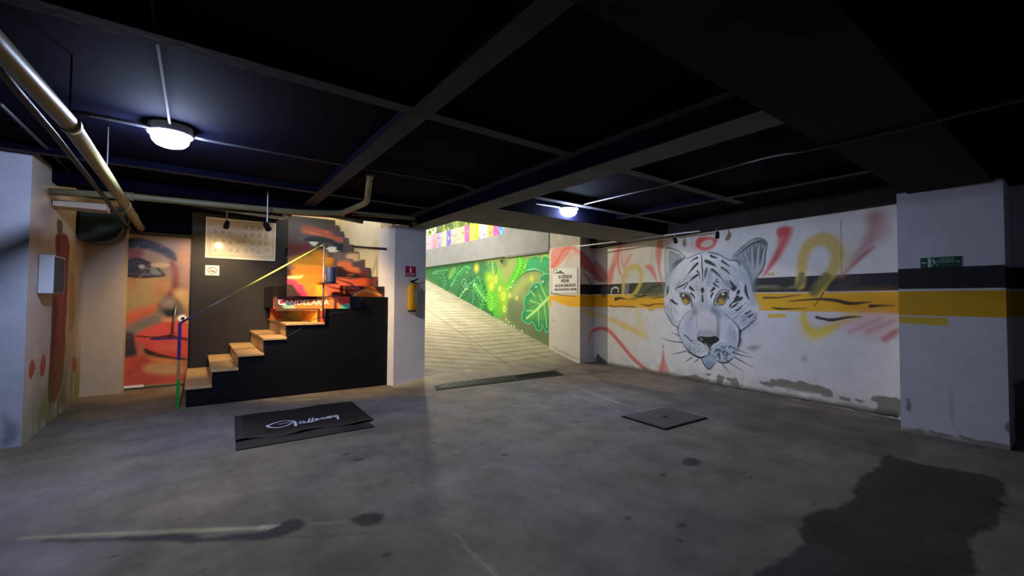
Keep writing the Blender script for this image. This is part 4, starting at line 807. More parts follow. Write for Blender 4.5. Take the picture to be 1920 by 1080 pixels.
# side wall outline with the steps cut into it
zt = [.225, .425, .605, .815, 1.015]
prof = [(-.08, 0), (-.08, zt[0]), (XS[1], zt[0]), (XS[1], zt[1]), (XS[2], zt[1]), (XS[2], zt[2]), (XS[3], zt[2]), (XS[3], zt[3]), (XS[4], zt[3]), (XS[4], zt[4]), (1.56, zt[4]), (1.56, 1.255), (2.1, 1.255), (2.1, 1.44), (2.55, 1.44), (2.55, 0)]
bm = bmesh.new(); extr(bm, [(x, YS+.012, z) for x, z in prof], (0, .12, 0)); own(mesh_obj('side_wall', bm, M['black'], bevel=.004), st)
bm = bmesh.new(); tube(bm, [(0.95, YS+.012, .78), (1.2, YS+.012, .93), (1.42, YS+.012, 1.1), (1.72, YS+.012, 1.19), (2.3, YS+.012, 1.2)], .006, 6); own(mesh_obj('wall_joint', bm, M['dark'], shade=True), st)
for i in range(5):
    x0, x1 = XS[i], XS[i+1]; z = ZS[i]
    own(boxo('tread', (x0-.02, YS-.015, z-.035), (x1 if i < 4 else 1.57, 8.79, z), M['tread'], bevel=.006), st)
    own(boxo('riser', (x0, YS+.14, 0 if i == 0 else ZS[i-1]), (x0+.03, 8.79, z-.035), M['riser']), st)
own(boxo('step_core', (XS[0]+.03, YS+.14, 0), (XS[1], 8.79, .2), M['black']), st)
# picture spread over the painted risers
Sx = lambda x, y: (500+x/4.5, 400+y/4.5)
def SS(*p): return [Sx(x, y) for x, y in p]
UF = [(7.10+.365*k, 1.44+.178*k) for k in range(10)]          # upper flight: riser plane Y, foot height
def conv_flight(p):
    best = None
    for yk, zk in UF:
        q = py(p[0], p[1], yk); e = max(zk-q[2], q[2]-zk-.178, 0)
        if best is None or e < best[0]: best = (e, q[0], q[2])
    return np.array([best[1], best[2]])
def stair_art(c, conv):
    c.conv = conv; c.scale = .0095
    c.poly(SS((0, 0), (900, 0), (1100, 800), (0, 800)), (74, 66, 72), 1, 2, sm=False)
    c.poly(SS((160, 80), (330, 120), (320, 260), (160, 260)), (86, 84, 88), .8, 10); c.poly(SS((300, 110), (420, 120), (560, 180), (640, 240), (520, 210), (300, 170)), (176, 84, 66), .9, 6)
    c.stroke(SS((320, 150), (430, 180), (540, 200)), (5, 6, 2), (214, 130, 96), .7, 3); c.poly(SS((170, 250), (380, 260), (330, 330), (200, 340)), (104, 44, 52), .8, 8)
    c.poly(SS((320, 215), (420, 195), (560, 225), (650, 290), (640, 335), (560, 260), (420, 235), (370, 255)), (22, 38, 46), 1, 2)
    c.poly(SS((360, 240), (430, 240), (410, 275), (380, 265)), (196, 206, 196), .95, 2); c.poly(SS((520, 285), (590, 290), (590, 325), (520, 320)), (206, 214, 204), .95, 2); c.blob(Sx(470, 275), 9, 6, (36, 44, 40), .95, .5)
    c.poly(SS((200, 390), (380, 340), (480, 330), (490, 430), (400, 500), (240, 470)), (176, 128, 46), .9, 10); c.poly(SS((380, 330), (500, 330), (560, 420), (480, 440)), (200, 130, 40), .8, 6)
    c.poly(SS((560, 340), (700, 340), (780, 380), (700, 420), (600, 440)), (106, 96, 92), .9, 6); c.poly(SS((680, 345), (790, 345), (800, 380), (740, 400)), (206, 170, 130), .9, 4)
    c.poly(SS((600, 420), (700, 410), (780, 470), (780, 510), (680, 500)), (206, 110, 66), .9, 5); c.poly(SS((590, 450), (700, 490), (830, 520), (820, 545), (590, 530)), (40, 24, 32), .95, 3)
    c.poly(SS((190, 500), (260, 470), (400, 450), (480, 480), (520, 640), (490, 705), (330, 705), (250, 620), (190, 560)), (240, 118, 40), .95, 5)
    c.poly(SS((170, 560), (240, 560), (330, 660), (350, 705), (290, 705), (240, 620)), (226, 40, 92), .9, 4); c.poly(SS((380, 600), (470, 620), (500, 705), (420, 705)), (246, 170, 50), .85, 6)
    c.poly(SS((150, 480), (210, 500), (170, 560), (250, 640), (300, 705), (150, 705)), (52, 34, 34), .9, 3); c.stroke(SS((185, 540), (260, 540), (300, 530)), (3, 4, 2), (246, 200, 150), .8, 2)
    c.poly(SS((480, 610), (600, 600), (720, 620), (800, 640), (700, 690), (540, 690), (490, 650)), (226, 104, 76), .95, 4); c.poly(SS((560, 540), (700, 560), (800, 610), (720, 620), (590, 590)), (214, 100, 74), .9, 4)
    c.stroke(SS((500, 610), (620, 640), (760, 650), (830, 640)), (2, 4, 3, 1.5), (90, 40, 36), .9, 1.5); c.stroke(SS((600, 560), (720, 600), (810, 660)), (2, 4, 4), (64, 30, 34), .9, 1.5)
    c.poly(SS((720, 560), (860, 550), (870, 600), (830, 650), (780, 600)), (206, 84, 42), .95, 3); c.poly(SS((730, 700), (830, 640), (880, 615), (960, 670), (980, 700)), (246, 120, 30), .95, 3)
    c.poly(SS((820, 480), (870, 480), (870, 540), (820, 540)), (110, 30, 30), .9, 2, sm=False); c.poly(SS((880, 550), (935, 555), (930, 620), (880, 600)), (150, 40, 34), .9, 2); c.poly(SS((915, 625), (1005, 620), (1005, 700), (980, 700), (930, 660)), (46, 34, 38), .95, 2, sm=False)
    c.stroke(SS((740, 690), (830, 650), (960, 690)), (3, 2, 3), (252, 210, 120), .8, 1.5)
    for _ in range(26):
        x = rng.uniform(180, 1000); y = rng.uniform(120, 700); c.stroke(SS((x, y), (x+rng.uniform(20, 60), y+rng.uniform(-14, 20))), (1, 3, 1), rng.choice([(240, 160, 90), (60, 30, 40), (200, 70, 60), (120, 110, 110)]), .4, 2)
for k, (yk, zk) in enumerate(UF):
    xl = min(1.33, 1.07+(yk-7.1)*.153)+.002; pl = Plane((0, yk), (1, yk))
    c = Canvas(pl, xl, 2.54, zk, zk+.178, .009, (74, 66, 72)); stair_art(c, conv_flight)
    own(c.mesh('riser', M['gloss'], thick=.03), st)
    own(boxo('tread', (xl, yk+.002, zk+.150), (2.54, yk+.362, zk+.177), M['black']), st) if k < 9 else None
# winder risers
wa = pz(505, 599, 1.05); wb = pz(512, 578, 1.26)
W1 = Plane((wa[0]+.01, wa[1]), (1.57, YS+.01)); c = Canvas(W1, 0, W1.len, 1.05, 1.255, .008, (226, 120, 60)); c.scale = .008
c.poly(SS((50, 800), (200, 800), (300, 820), (430, 810), (430, 930), (50, 900)), (246, 196, 60), 1, 2, sm=False); c.poly(SS((50, 810), (110, 810), (130, 880), (60, 890)), (226, 80, 60), .95, 3); c.poly(SS((90, 805), (200, 810), (180, 850), (130, 860)), (150, 150, 120), .9, 4)
c.poly(SS((200, 830), (290, 830), (280, 900), (210, 900)), (240, 226, 110), .9, 4); c.poly(SS((300, 820), (420, 820), (420, 910), (310, 905)), (250, 140, 30), .85, 6); c.poly(SS((425, 805), (455, 805), (455, 930), (425, 930)), (70, 34, 24), .95, 1.5, sm=False); c.poly(SS((455, 810), (500, 810), (500, 930), (455, 930)), (226, 66, 50), .95, 1.5, sm=False)
c.stroke(SS((140, 860), (160, 880), (220, 900)), (2, 4, 2), (120, 190, 130), .9, 1.5); c.stroke(SS((330, 860), (390, 850)), (2, 3), (250, 210, 90), .8, 1.5)
own(c.mesh('riser', M['gloss'], thick=.02), st)
W2 = Plane((wb[0], wb[1]), (2.12, YS+.01)); c = Canvas(W2, 0, W2.len, 1.255, 1.44, .007, (226, 90, 60)); c.scale = .008
c.poly(SS((60, 700), (110, 700), (190, 800), (60, 800)), (60, 50, 46), .95, 3); c.poly(SS((105, 705), (200, 705), (180, 760), (130, 760)), (206, 46, 80), .95, 3); c.poly(SS((140, 760), (200, 740), (240, 805), (150, 805)), (120, 170, 150), .9, 3)
c.poly(SS((200, 705), (380, 705), (330, 780), (270, 770)), (150, 56, 44), .8, 6); c.poly(SS((270, 760), (420, 740), (420, 805), (280, 805)), (240, 130, 50), .8, 6); c.poly(SS((420, 720), (600, 715), (600, 805), (420, 805)), (244, 140, 70), .7, 6)
c.poly(SS((600, 715), (700, 715), (700, 770), (640, 760)), (226, 60, 46), .9, 3); c.poly(SS((630, 770), (700, 765), (700, 806), (620, 806)), (90, 190, 160), .95, 2); c.poly(SS((702, 700), (900, 700), (900, 820), (702, 820)), (24, 26, 34), 1, 1, sm=False); c.poly(SS((735, 720), (790, 720), (790, 800), (735, 800)), (34, 46, 50), .8, 1, sm=False)
own(c.mesh('riser', M['gloss'], thick=.02), st)
q = pz(570, 571, 1.35); n2w = np.array([W2.d[0], W2.d[1], 0])
own_t = W2.uv(570, 571); qq = W2.pos(np.array([own_t[0]]), np.array([1.347]), .004)[0]
text('lettering', 'CANDELARIA', qq, W2.d, (0, 0, 1), .115, M['white_text'], st, .001, bold=.001)
# winder tread tops and the body under them
bm = bmesh.new(); prism(bm, [(wa[0]+.03, wa[1]+.02), (1.56, YS+.03), (2.1, YS+.03), (wb[0]+.03, wb[1]+.02), (1.16, 8.79), (1.12, 8.79)], 1.225, 1.255); own(mesh_obj('tread', bm, M['tread']), st)
bm = bmesh.new(); prism(bm, [(wb[0]+.02, wb[1]+.02), (2.1, YS+.03), (2.54, YS+.03), (2.54, 7.09), (1.07, 7.09)], 1.41, 1.44); own(mesh_obj('tread', bm, M['black']), st)
bm = bmesh.new(); prism(bm, [(wb[0]+.05, 7.3), (1.3, 8.0), (1.3, 8.75), (wb[0]+.05, 8.75)], 1.25, 1.6); own(mesh_obj('side_panel', bm, M['dark']), st)

# ---- handrail on the open side of the stair
hr = thing('handrail', 'multicoloured painted stair handrail with a square lower post', 'handrail', (-.13, YS-.03, 0))
YR = YS-.035
pb = py(341, 606, YR); ptp = py(608, 458, YR); xb = pb[0]-.02; zb = pb[2]
own(boxo('post', (xb-.018, YR-.018, 0), (xb+.018, YR+.018, .38), M['greenp']), hr); own(boxo('post', (xb-.018, YR-.018, .38), (xb+.018, YR+.018, .62), M['tan']), hr); own(boxo('post', (xb-.018, YR-.018, .62), (xb+.018, YR+.018, zb), M['purple']), hr)
A = Vector((xb, YR, zb)); B = Vector((ptp[0], YR, ptp[2])); seg = [(0, .10, 'purple'), (.10, .34, 'greyrail'), (.34, .97, 'lime'), (.97, 1, 'greyrail')]
for a, b, mt in seg:
    bm = bmesh.new(); tube(bm, [A.lerp(B, a), A.lerp(B, b)], .013, 12); o = own(mesh_obj('rail', bm, M[mt], shade=True), hr)
bm = bmesh.new(); tube(bm, [(B.x, YR, 1.1), (B.x, YR, B.z)], .013, 12); own(mesh_obj('upper_post', bm, M['greyrail'], shade=True), hr)
q1 = py(338, 634, YR); own(boxo('bracket', (xb-.28, YR-.01, q1[2]-.01), (xb, YR+.01, q1[2]+.01), M['purple']), hr)
# dark blue cylinder with a wide brim on the upper post
r = thing('wall_bin', 'dark blue cylindrical bin with a thin dark rim fixed to the upper rail post', 'bin', (B.x+.05, YR, 1.6))
z0 = py(620, 531, YR)[2]; z1 = py(620, 502, YR)[2]; bx = py(619, 515, YR)[0]
bm = bmesh.new(); lathe(bm, [(.062, 0), (.074, .02), (.074, z1-z0), (.066, z1-z0), (.066, .03)], (bx, YR-.05, z0)); own(mesh_obj('body', bm, M['navy'], shade=False), r)
bm = bmesh.new(); lathe(bm, [(.14, -.004), (.145, .0), (.14, .006), (.05, .008)], (bx-.03, YR-.05, z0-.004)); own(mesh_obj('rim', bm, M['blackm']), r)
# upper handrail on the cream wall
r = thing('handrail', 'short dark handrail on the cream stairwell wall', 'handrail', (2.58, 8, 2.4))
h1 = px(655, 461, 2.55); h2 = px(726, 467, 2.55)
own(tubeo('rail', [h1, h2], .02, M['blackm']), r)
for t in (.2, .8): q = h1*(1-t)+h2*t; own(tubeo('bracket', [q, (2.62, q[1], q[2]-.02)], .009, M['blackm']), r)
tag(tubeo('conduit', [px(708, 434, 2.58), px(723, 452, 2.58)], .015, M['darkpipe']), 'short slanting dark rod high on the cream stairwell wall', 'conduit')

# ---- painted door in the alcove
DP = Plane((-.90, YB), (-.085, YB)); c = Canvas(DP, .0, .81, .02, 2.38, .006, (150, 118, 82)); c.scale = .0098
Dx = lambda x, y: (220+x/3.375, 420+y/3.375)
def DD(*p): return [Dx(x, y) for x, y in p]
c.poly(DD((60, 80), (460, 80), (460, 420), (60, 380)), (136, 112, 90), .9, 8, sm=False); c.poly(DD((60, 150), (160, 160), (150, 220), (60, 230)), (128, 52, 60), .85, 6); c.poly(DD((380, 150), (460, 120), (460, 260), (400, 240)), (186, 124, 66), .8, 8)
c.poly(DD((60, 340), (240, 330), (330, 380), (280, 500), (150, 560), (60, 570)), (160, 136, 82), .95, 10); c.poly(DD((60, 570), (140, 540), (260, 500), (240, 560), (140, 620), (50, 660)), (196, 84, 46), .95, 7)
c.poly(DD((240, 370), (320, 350), (320, 430), (240, 470)), (182, 110, 62), .7, 8); c.poly(DD((80, 340), (130, 340), (120, 400), (80, 400)), (176, 96, 50), .6, 7)
c.poly(DD((60, 95), (150, 90), (270, 125), (360, 180), (375, 235), (330, 225), (260, 185), (150, 155), (60, 150)), (34, 38, 50), 1, 3)
c.poly(DD((200, 170), (300, 210), (340, 250), (320, 290), (220, 260), (180, 210)), (140, 120, 108), .8, 7); c.poly(DD((330, 240), (380, 250), (400, 310), (380, 420), (330, 470), (270, 520), (330, 420), (350, 330)), (122, 52, 48), .95, 5)
c.poly(DD((380, 250), (460, 260), (455, 420), (400, 440), (400, 340)), (160, 120, 100), .8, 8); c.poly(DD((360, 420), (455, 430), (440, 540), (380, 470)), (196, 160, 98), .85, 6)
c.poly(DD((60, 235), (130, 220), (200, 245), (270, 280), (300, 325), (220, 330), (120, 330), (60, 325)), (66, 74, 84), 1, 2.5); c.poly(DD((70, 250), (150, 230), (210, 265), (210, 310), (120, 315), (65, 310)), (34, 42, 62), .95, 3)
c.blob(Dx(155, 270), 3.5, 3, (150, 160, 176), .9, .6); c.poly(DD((215, 275), (265, 290), (280, 320), (220, 318)), (106, 116, 120), .9, 2.5); c.stroke(DD((60, 325), (150, 335), (300, 328)), (4, 5, 2), (24, 26, 36), .95, 1.5); c.stroke(DD((60, 240), (130, 222), (230, 262), (290, 320)), (4, 5, 3, 2), (22, 24, 34), .9, 1.5)
c.poly(DD((215, 250), (320, 250), (320, 272), (235, 275)), (186, 160, 128), .8, 2)
c.poly(DD((255, 540), (270, 490), (330, 460), (390, 490), (420, 560), (340, 590), (280, 580)), (96, 92, 86), .95, 4); c.poly(DD((285, 550), (330, 530), (380, 560), (330, 590)), (32, 44, 42), .95, 3.5); c.blob(Dx(325, 500), 8, 8, (150, 132, 120), .7, .9)
c.poly(DD((50, 650), (160, 600), (260, 560), (290, 610), (180, 650), (100, 700), (50, 690)), (124, 110, 102), .95, 6); c.poly(DD((300, 595), (440, 600), (440, 640), (300, 620)), (226, 150, 80), .8, 4)
c.poly(DD((110, 705), (200, 655), (300, 622), (440, 625), (440, 730), (300, 715), (180, 712)), (222, 66, 50), 1, 2.5); c.poly(DD((115, 712), (240, 718), (340, 712), (440, 732), (436, 845), (300, 835), (200, 805), (150, 760)), (216, 58, 46), 1, 2.5)
c.stroke(DD((120, 708), (240, 718), (330, 710), (440, 730)), (2, 3, 5, 4), (84, 22, 26), .95, 1.2); c.poly(DD((170, 785), (240, 810), (340, 838), (436, 850), (430, 860), (300, 850), (190, 825)), (38, 22, 24), .95, 2); c.blob(Dx(330, 780), 16, 8, (236, 110, 80), .5, 1)
c.poly(DD((40, 700), (100, 690), (120, 740), (135, 800), (110, 850), (36, 850)), (50, 52, 60), .95, 4); c.poly(DD((110, 710), (150, 770), (165, 830), (130, 830)), (196, 80, 56), .85, 3)
c.poly(DD((30, 850), (170, 830), (260, 850), (430, 870), (430, 1030), (22, 1035)), (204, 70, 44), .98, 4, sm=False); c.poly(DD((160, 900), (240, 880), (400, 890), (400, 950), (260, 950), (180, 930)), (206, 162, 96), .9, 6); c.poly(DD((180, 850), (300, 850), (420, 875), (300, 880)), (230, 150, 50), .7, 4)
c.poly(DD((250, 1000), (400, 960), (400, 1035), (250, 1035)), (226, 80, 50), .7, 6); c.poly(DD((100, 860), (200, 850), (150, 920), (60, 960)), (176, 54, 40), .7, 6)
for _ in range(150):
    x = rng.uniform(60, 440); y = rng.uniform(100, 1000); L_ = rng.uniform(15, 60); an = rng.uniform(-.8, .8)
    c.stroke(DD((x, y), (x+L_*math.cos(an), y+L_*math.sin(an))), (1, rng.uniform(2, 6), 1), rng.choice([(150, 90, 60), (190, 150, 110), (120, 80, 70), (206, 120, 70), (96, 84, 80), (180, 70, 50)]), rng.uniform(.12, .35), 2.5)
g_ = c.C.mean(2, keepdims=True); c.C = g_+(c.C-g_)*.84; c.C *= 1.0; c.grain(.12, 9)
c.rect(0, .9, 2.362, 2.4, (120, 104, 90)); c.rect(0, .9, .0, .045, (150, 130, 96))
door = c.mesh('door_1', M['gloss'], thick=.04, off=.01); door['kind'] = 'structure'
bm = bmesh.new(); tube(bm, [py(330, 571, YB-.06), py(323, 627, YB-.06)], .011, 10)
for v in (575, 622): q = py(328, v, YB-.06); tube(bm, [q, (q[0], YB-.012, q[2])], .007, 8)
mesh_obj('door_handle', bm, M['steel'], door, shade=True)
q = py(343, 597, YB-.012); bm = bmesh.new(); extr(bm, [(q[0]+.07*math.cos(t)*(1 if math.cos(t) < 0 else .7), YB-.02, q[2]+.06*math.sin(t)) for t in np.linspace(0, 2*math.pi, 20)[:-1]], (0, .02, 0)); mesh_obj('lock_plate', bm, M['signwhite'], door)
bm = bmesh.new(); tube(bm, [(q[0], YB-.035, q[2]), (q[0], YB-.02, q[2])], .022, 16); mesh_obj('lock_cylinder', bm, M['blackm'], door)
q = py(250, 731, YB-.02); boxo('kick_label', (q[0]-.13, YB-.015, .02), (q[0]+.12, YB-.008, .06), M['signwhite'], door)
o = struct(boxo('trim_1', (-.095, YB-.02, 0), (-.07, YB+.02, 2.40), M['blackm'])); o = struct(boxo('trim_2', (-.9, YB-.02, 2.382), (-.07, YB+.02, 2.43), M['blackm']))

# ---- alcove fittings
r = thing('electrical_box', 'light grey electrical cabinet on the alcove wall beside the red painted strip', 'electrical box', (-1.24, 6.5, 1.63))
ya = px(72, 500, -1.298)[1]; yb_ = px(122, 500, -1.19)[1]
own(boxo('body', (-1.298, ya, 1.44), (-1.19, yb_, 1.835), M['boxgrey'], bevel=.006), r)
own(boxo('dark_side_plate', (-1.192, ya+.03, 1.45), (-1.184, yb_-.05, 1.82), M['boxdark']), r)  # dark plate covering most of the cabinet's side
q = [py(70, 372, 6.9), py(205, 400, 6.9)]
tag(boxo('batten', (-1.29, 6.72, 2.40), (-.86, 6.99, 2.47), M['cream'], bevel=.005), 'beige boxed batten under the ceiling above the electrical box', 'batten')
bm = bmesh.new(); extr(bm, [(-1.27, 7.9, 2.6), (-1.27, 7.9, 2.17), (-1.12, 7.9, 2.14), (-1.0, 7.9, 2.16), (-.9, 7.9, 2.22), (-.84, 7.9, 2.34), (-.82, 7.9, 2.6)], (0, .5, 0))
r = thing('vent_hood', 'dark green rounded hood high in the corner left of the painted door', 'hood', (-1.05, 8.1, 2.14)); own(mesh_obj('shell', bm, M['hood'], bevel=.01), r)
own(boxo('mounting_plate', (-1.29, 7.88, 2.6), (-.8, 8.42, 2.64), M['hood']), r)

# ---- poster and no-smoking sign on the dark wall
PP = Plane((0, YB), (1, YB)); a = PP.uv(387, 446); b = PP.uv(515, 452)
r = thing('poster', 'large white framed poster with rows of small drawings on the dark wall', 'poster', ((a[0]+b[0])/2, YB, 2.42))
c = Canvas(PP, a[0], b[0], 2.09, 2.755, .006, (212, 196, 168)); c.scale = .0098
Px = lambda x, y: (370+x/7.71, 390+y/7.71)
def PQ(*p): return [Px(x, y) for x, y in p]
for x, y, w_, h_ in ((700, 280, 60, 60), (800, 290, 60, 70), (900, 290, 60, 60), (260, 350, 60, 70), (370, 350, 60, 50), (480, 370, 60, 60), (700, 395, 40, 50), (800, 390, 60, 50), (900, 400, 60, 60), (1000, 410, 50, 80), (260, 475, 60, 50), (370, 480, 50, 40), (480, 490, 70, 50), (590, 490, 50, 50), (670, 490, 70, 50), (800, 510, 80, 50), (900, 510, 50, 60), (1000, 515, 60, 50), (260, 605, 50, 50), (480, 610, 50, 50), (585, 620, 60, 60), (700, 620, 50, 70), (790, 610, 40, 40), (890, 640, 50, 40), (1010, 610, 60, 40)):
    c.poly(PQ((x-w_/2, y-h_/2), (x+w_/2, y-h_/2), (x+w_/2, y+h_/2), (x-w_/2, y+h_/2)), (186, 166, 136), .6, 1, sm=False)
    for _ in range(7):
        xx = x+rng.uniform(-.4, .4)*w_; yy = y+rng.uniform(-.4, .4)*h_; c.stroke(PQ((xx, yy), (xx+rng.uniform(-18, 18), yy+rng.uniform(-12, 12))), (1, 1.6), (134, 116, 92), .6, .5)
c.stroke(PQ((230, 300), (430, 290), (640, 320)), (1, 1.4, 1), (150, 130, 104), .6, .6)
for P in (((190, 190), (180, 680)), ((180, 680), (1090, 710)), ((190, 190), (1090, 240)), ((1085, 240), (1085, 710))): c.stroke(PQ(*P), 1, (168, 148, 120), .7, .6, sm=False)
own(c.mesh('sheet', M['board'], thick=.01, off=.012), r)
fm = [(a[0], 2.085), (b[0], 2.76)]
for x0, x1, z0_, z1_ in ((fm[0][0]-.012, fm[1][0]+.012, 2.745, 2.762), (fm[0][0]-.012, fm[1][0]+.012, 2.078, 2.095), (fm[0][0]-.012, fm[0][0]+.004, 2.095, 2.745), (fm[1][0]-.004, fm[1][0]+.012, 2.095, 2.745)):
    own(boxo('frame', (x0, YB-.022, z0_), (x1, YB-.002, z1_), M['signwhite']), r)
gl = bpy.data.materials.new('clear_glass'); gl.use_nodes = True; nt = gl.node_tree; bs = nt.nodes['Principled BSDF']; bs.inputs['Base Color'].default_value = (1, 1, 1, 1); bs.inputs['Roughness'].default_value = .12; bs.inputs['Alpha'].default_value = .12; bs.inputs['IOR'].default_value = 1.5
own(boxo('glass', (fm[0][0]+.004, YB-.021, 2.096), (fm[1][0]-.004, YB-.018, 2.744), gl), r)
q = PP.uv(398, 507); r = thing('no_smoking_sign', 'small square white no-smoking sign on the dark wall below the poster', 'sign', (q[0], YB, q[1]))
own(boxo('plate', (q[0]-.098, YB-.012, q[1]-.085), (q[0]+.098, YB-.002, q[1]+.085), M['signwhite'], bevel=.004), r)
tor = [(q[0]+.062*math.cos(t), YB-.014, q[1]+.052*math.sin(t)) for t in np.linspace(0, 2*math.pi, 25)]
brown = material('faded_brown_print', (120, 78, 60), .6, noise=.05)
bm = bmesh.new(); tube(bm, tor, .0045, 6, False); tube(bm, [(q[0]-.042, YB-.014, q[1]+.036), (q[0]+.042, YB-.014, q[1]-.036)], .0045, 6); own(mesh_obj('prohibition_mark', bm, brown), r)
bm = bmesh.new(); box(bm, (q[0]-.045, YB-.014, q[1]-.02), (q[0]+.04, YB-.0115, q[1]-.006)); own(mesh_obj('cigarette', bm, brown), r)

# ---- extinguisher and its sign on the column
r = thing('extinguisher_sign', 'small dark red sign with a white extinguisher above the yellow extinguisher', 'sign', (2.87, CY, 1.95))
s0 = py(760, 499, CY); s1_ = py(779, 519, CY)
own(boxo('plate', (s0[0], CY-.008, s1_[2]), (s1_[0], CY-.001, s0[2]), M['red'], bevel=.002), r)
mx_ = (s0[0]+s1_[0])/2; zc = s1_[2]+(s0[2]-s1_[2])*.66
bm = bmesh.new(); extr(bm, [(mx_+x, CY-.011, zc+z) for x, z in ((-.016, -.045), (.016, -.045), (.016, .015), (.008, .03), (.008, .042), (-.008, .042), (-.008, .03), (-.016, .015))], (0, .004, 0)); own(mesh_obj('pictogram', bm, M['signwhite']), r)
text('lettering', 'EXTINTOR', (mx_, CY-.010, s1_[2]+.045), (1, 0, 0), (0, 0, 1), .034, M['signwhite'], r, .001); text('lettering', 'DE INCENDIOS', (mx_, CY-.010, s1_[2]+.017), (1, 0, 0), (0, 0, 1), .02, M['signwhite'], r, .001)
zt_ = py(772, 530, CY-.1)[2]; zb_ = py(772, 583, CY-.1)[2]; xc = py(773, 555, CY-.09)[0]
r = thing('fire_extinguisher', 'yellow fire extinguisher hanging on the bluish white column', 'fire extinguisher', (xc, CY-.09, zb_))
bm = bmesh.new(); Hh = zt_-zb_; lathe(bm, [(.055, .0), (.075, .02), (.076, Hh*.8), (.07, Hh*.87), (.045, Hh*.95), (.02, Hh)], (xc, CY-.09, zb_), 24); own(mesh_obj('cylinder', bm, M['exyellow'], shade=True), r)
bm = bmesh.new()
import itertools
seg_ = [(xc+.0775*math.cos(t), CY-.09+.0775*math.sin(t)) for t in np.linspace(-1.45, .2, 8)]
for (x0, y0), (x1, y1) in zip(seg_, seg_[1:]): f = [bm.verts.new(v) for v in ((x0, y0, zb_+Hh*.35), (x1, y1, zb_+Hh*.35), (x1, y1, zb_+Hh*.72), (x0, y0, zb_+Hh*.72))]; bm.faces.new(f)
own(mesh_obj('label_band', bm, M['boxgrey']), r)
bm = bmesh.new(); box(bm, (xc-.025, CY-.11, zb_+Hh-.01), (xc+.025, CY-.07, zb_+Hh+.03)); extr(bm, [(xc-.03, CY-.1, zb_+Hh+.03), (xc+.11, CY-.1, zb_+Hh+.075), (xc+.11, CY-.1, zb_+Hh+.06), (xc+.03, CY-.1, zb_+Hh+.02)], (0, .02, 0)); tube(bm, [(xc+.02, CY-.09, zb_+Hh+.01), (xc+.10, CY-.09, zb_+Hh-.02)], .009, 8); own(mesh_obj('valve_handle', bm, M['blackm']), r)
bm = bmesh.new(); box(bm, (xc-.05, CY-.03, zb_+Hh*.5), (xc+.05, CY-.001, zb_+Hh*.55)); own(mesh_obj('wall_bracket', bm, M['blackm']), r)
bm = bmesh.new(); lathe(bm, [(.05, -.02), (.07, -.015), (.072, .02), (.05, .022)], (xc, CY-.09, zb_), 24); own(mesh_obj('base_shadow_ring', bm, M['darkpipe']), r)  # dark ring standing in for the shadow at the base

# ---- notice board on the left pillar
nA = px(1037, 505, XP); nB = px(1083, 546, XP); yc = (nA[1]+nB[1])/2; z1n = nA[2]; z0n = 1.575
r = thing('notice_board', 'white notice with black lettering on the pillar beside the ramp', 'sign', (XP, yc, 1.75))
own(boxo('plate', (XP-.012, nB[1], z0n), (XP-.001, nA[1], z1n), M['signwhite'], bevel=.002), r)
for t, v, sz in (('SI DESEAS', 520, .105), ('PEDIR', 528, .105), ('ALGUN SERVICIO', 536.5, .09), ('POR FAVOR PITE 2 VECES', 544, .066)):
    z = px(1062, v-1, XP)[2]; text('lettering', t, (XP-.014, yc-.02, z), (0, -1, 0), (0, 0, 1), sz, M['text'], r, .001, bold=.0022)
lp = Plane((XP, 0), (XP, -1))
def script(u0, v0, s, conv, closed=False):
    G_ = [(1044, 512.), (1040, 506), (1035.5, 507), (1036.5, 513), (1041, 515), (1044, 511), (1047, 513)]
    return G_
bm = bmesh.new()
cur = [(1043.5, 508), (1041, 505), (1037.5, 507), (1038, 512), (1041.5, 513), (1043, 510), (1044.5, 513), (1046, 509.5), (1047.5, 513), (1049, 507), (1049.6, 513), (1051.5, 507.5), (1052, 513), (1053.5, 511), (1054.2, 513), (1055.5, 511), (1056.2, 513), (1057, 516)]
tube(bm, smooth([px(1037.8+(u-1037)*1.0, v, XP-.014) for u, v in cur], False, 4), .006, 6); own(mesh_obj('script_lettering', bm, M['text']), r)

# ---- emergency exit sign on the right pillar
e0 = px(1726, 484, 6.3); e1_ = px(1803, 502, 6.3)
r = thing('exit_sign', 'small dark green exit sign with a running figure on the right pillar', 'sign', (6.3, (e0[1]+e1_[1])/2, 1.83))
za, zb2 = 1.775, 1.885; ya_, yb2 = e0[1], e1_[1]
own(boxo('plate', (6.292, yb2, za), (6.299, ya_, zb2), M['green'], bevel=.001), r)
wy = lambda f: ya_+(yb2-ya_)*f
bm = bmesh.new()
extr(bm, [(6.290, wy(.03), 1.83), (6.290, wy(.09), 1.848), (6.290, wy(.09), 1.812)], (.003, 0, 0)); box(bm, (6.290, wy(.09), 1.826), (6.293, wy(.18), 1.834)); own(mesh_obj('arrow', bm, M['greytext']), r)
bm = bmesh.new(); box(bm, (6.290, wy(.19), 1.78), (6.293, wy(.27), 1.88)); own(mesh_obj('door_symbol', bm, M['greytext']), r)
bm = bmesh.new(); sphere(bm, (6.29, wy(.33), 1.862), .008, (.3, 1, 1)); tube(bm, [(6.29, wy(.34), 1.852), (6.29, wy(.36), 1.828)], .006, 6); tube(bm, [(6.29, wy(.36), 1.828), (6.29, wy(.31), 1.81), (6.29, wy(.32), 1.79)], .0045, 6); tube(bm, [(6.29, wy(.36), 1.828), (6.29, wy(.40), 1.808), (6.29, wy(.43), 1.792)], .0045, 6); tube(bm, [(6.29, wy(.34), 1.848), (6.29, wy(.29), 1.838)], .004, 6); tube(bm, [(6.29, wy(.345), 1.848), (6.29, wy(.40), 1.838)], .004, 6)
own(mesh_obj('running_figure', bm, M['greytext']), r)
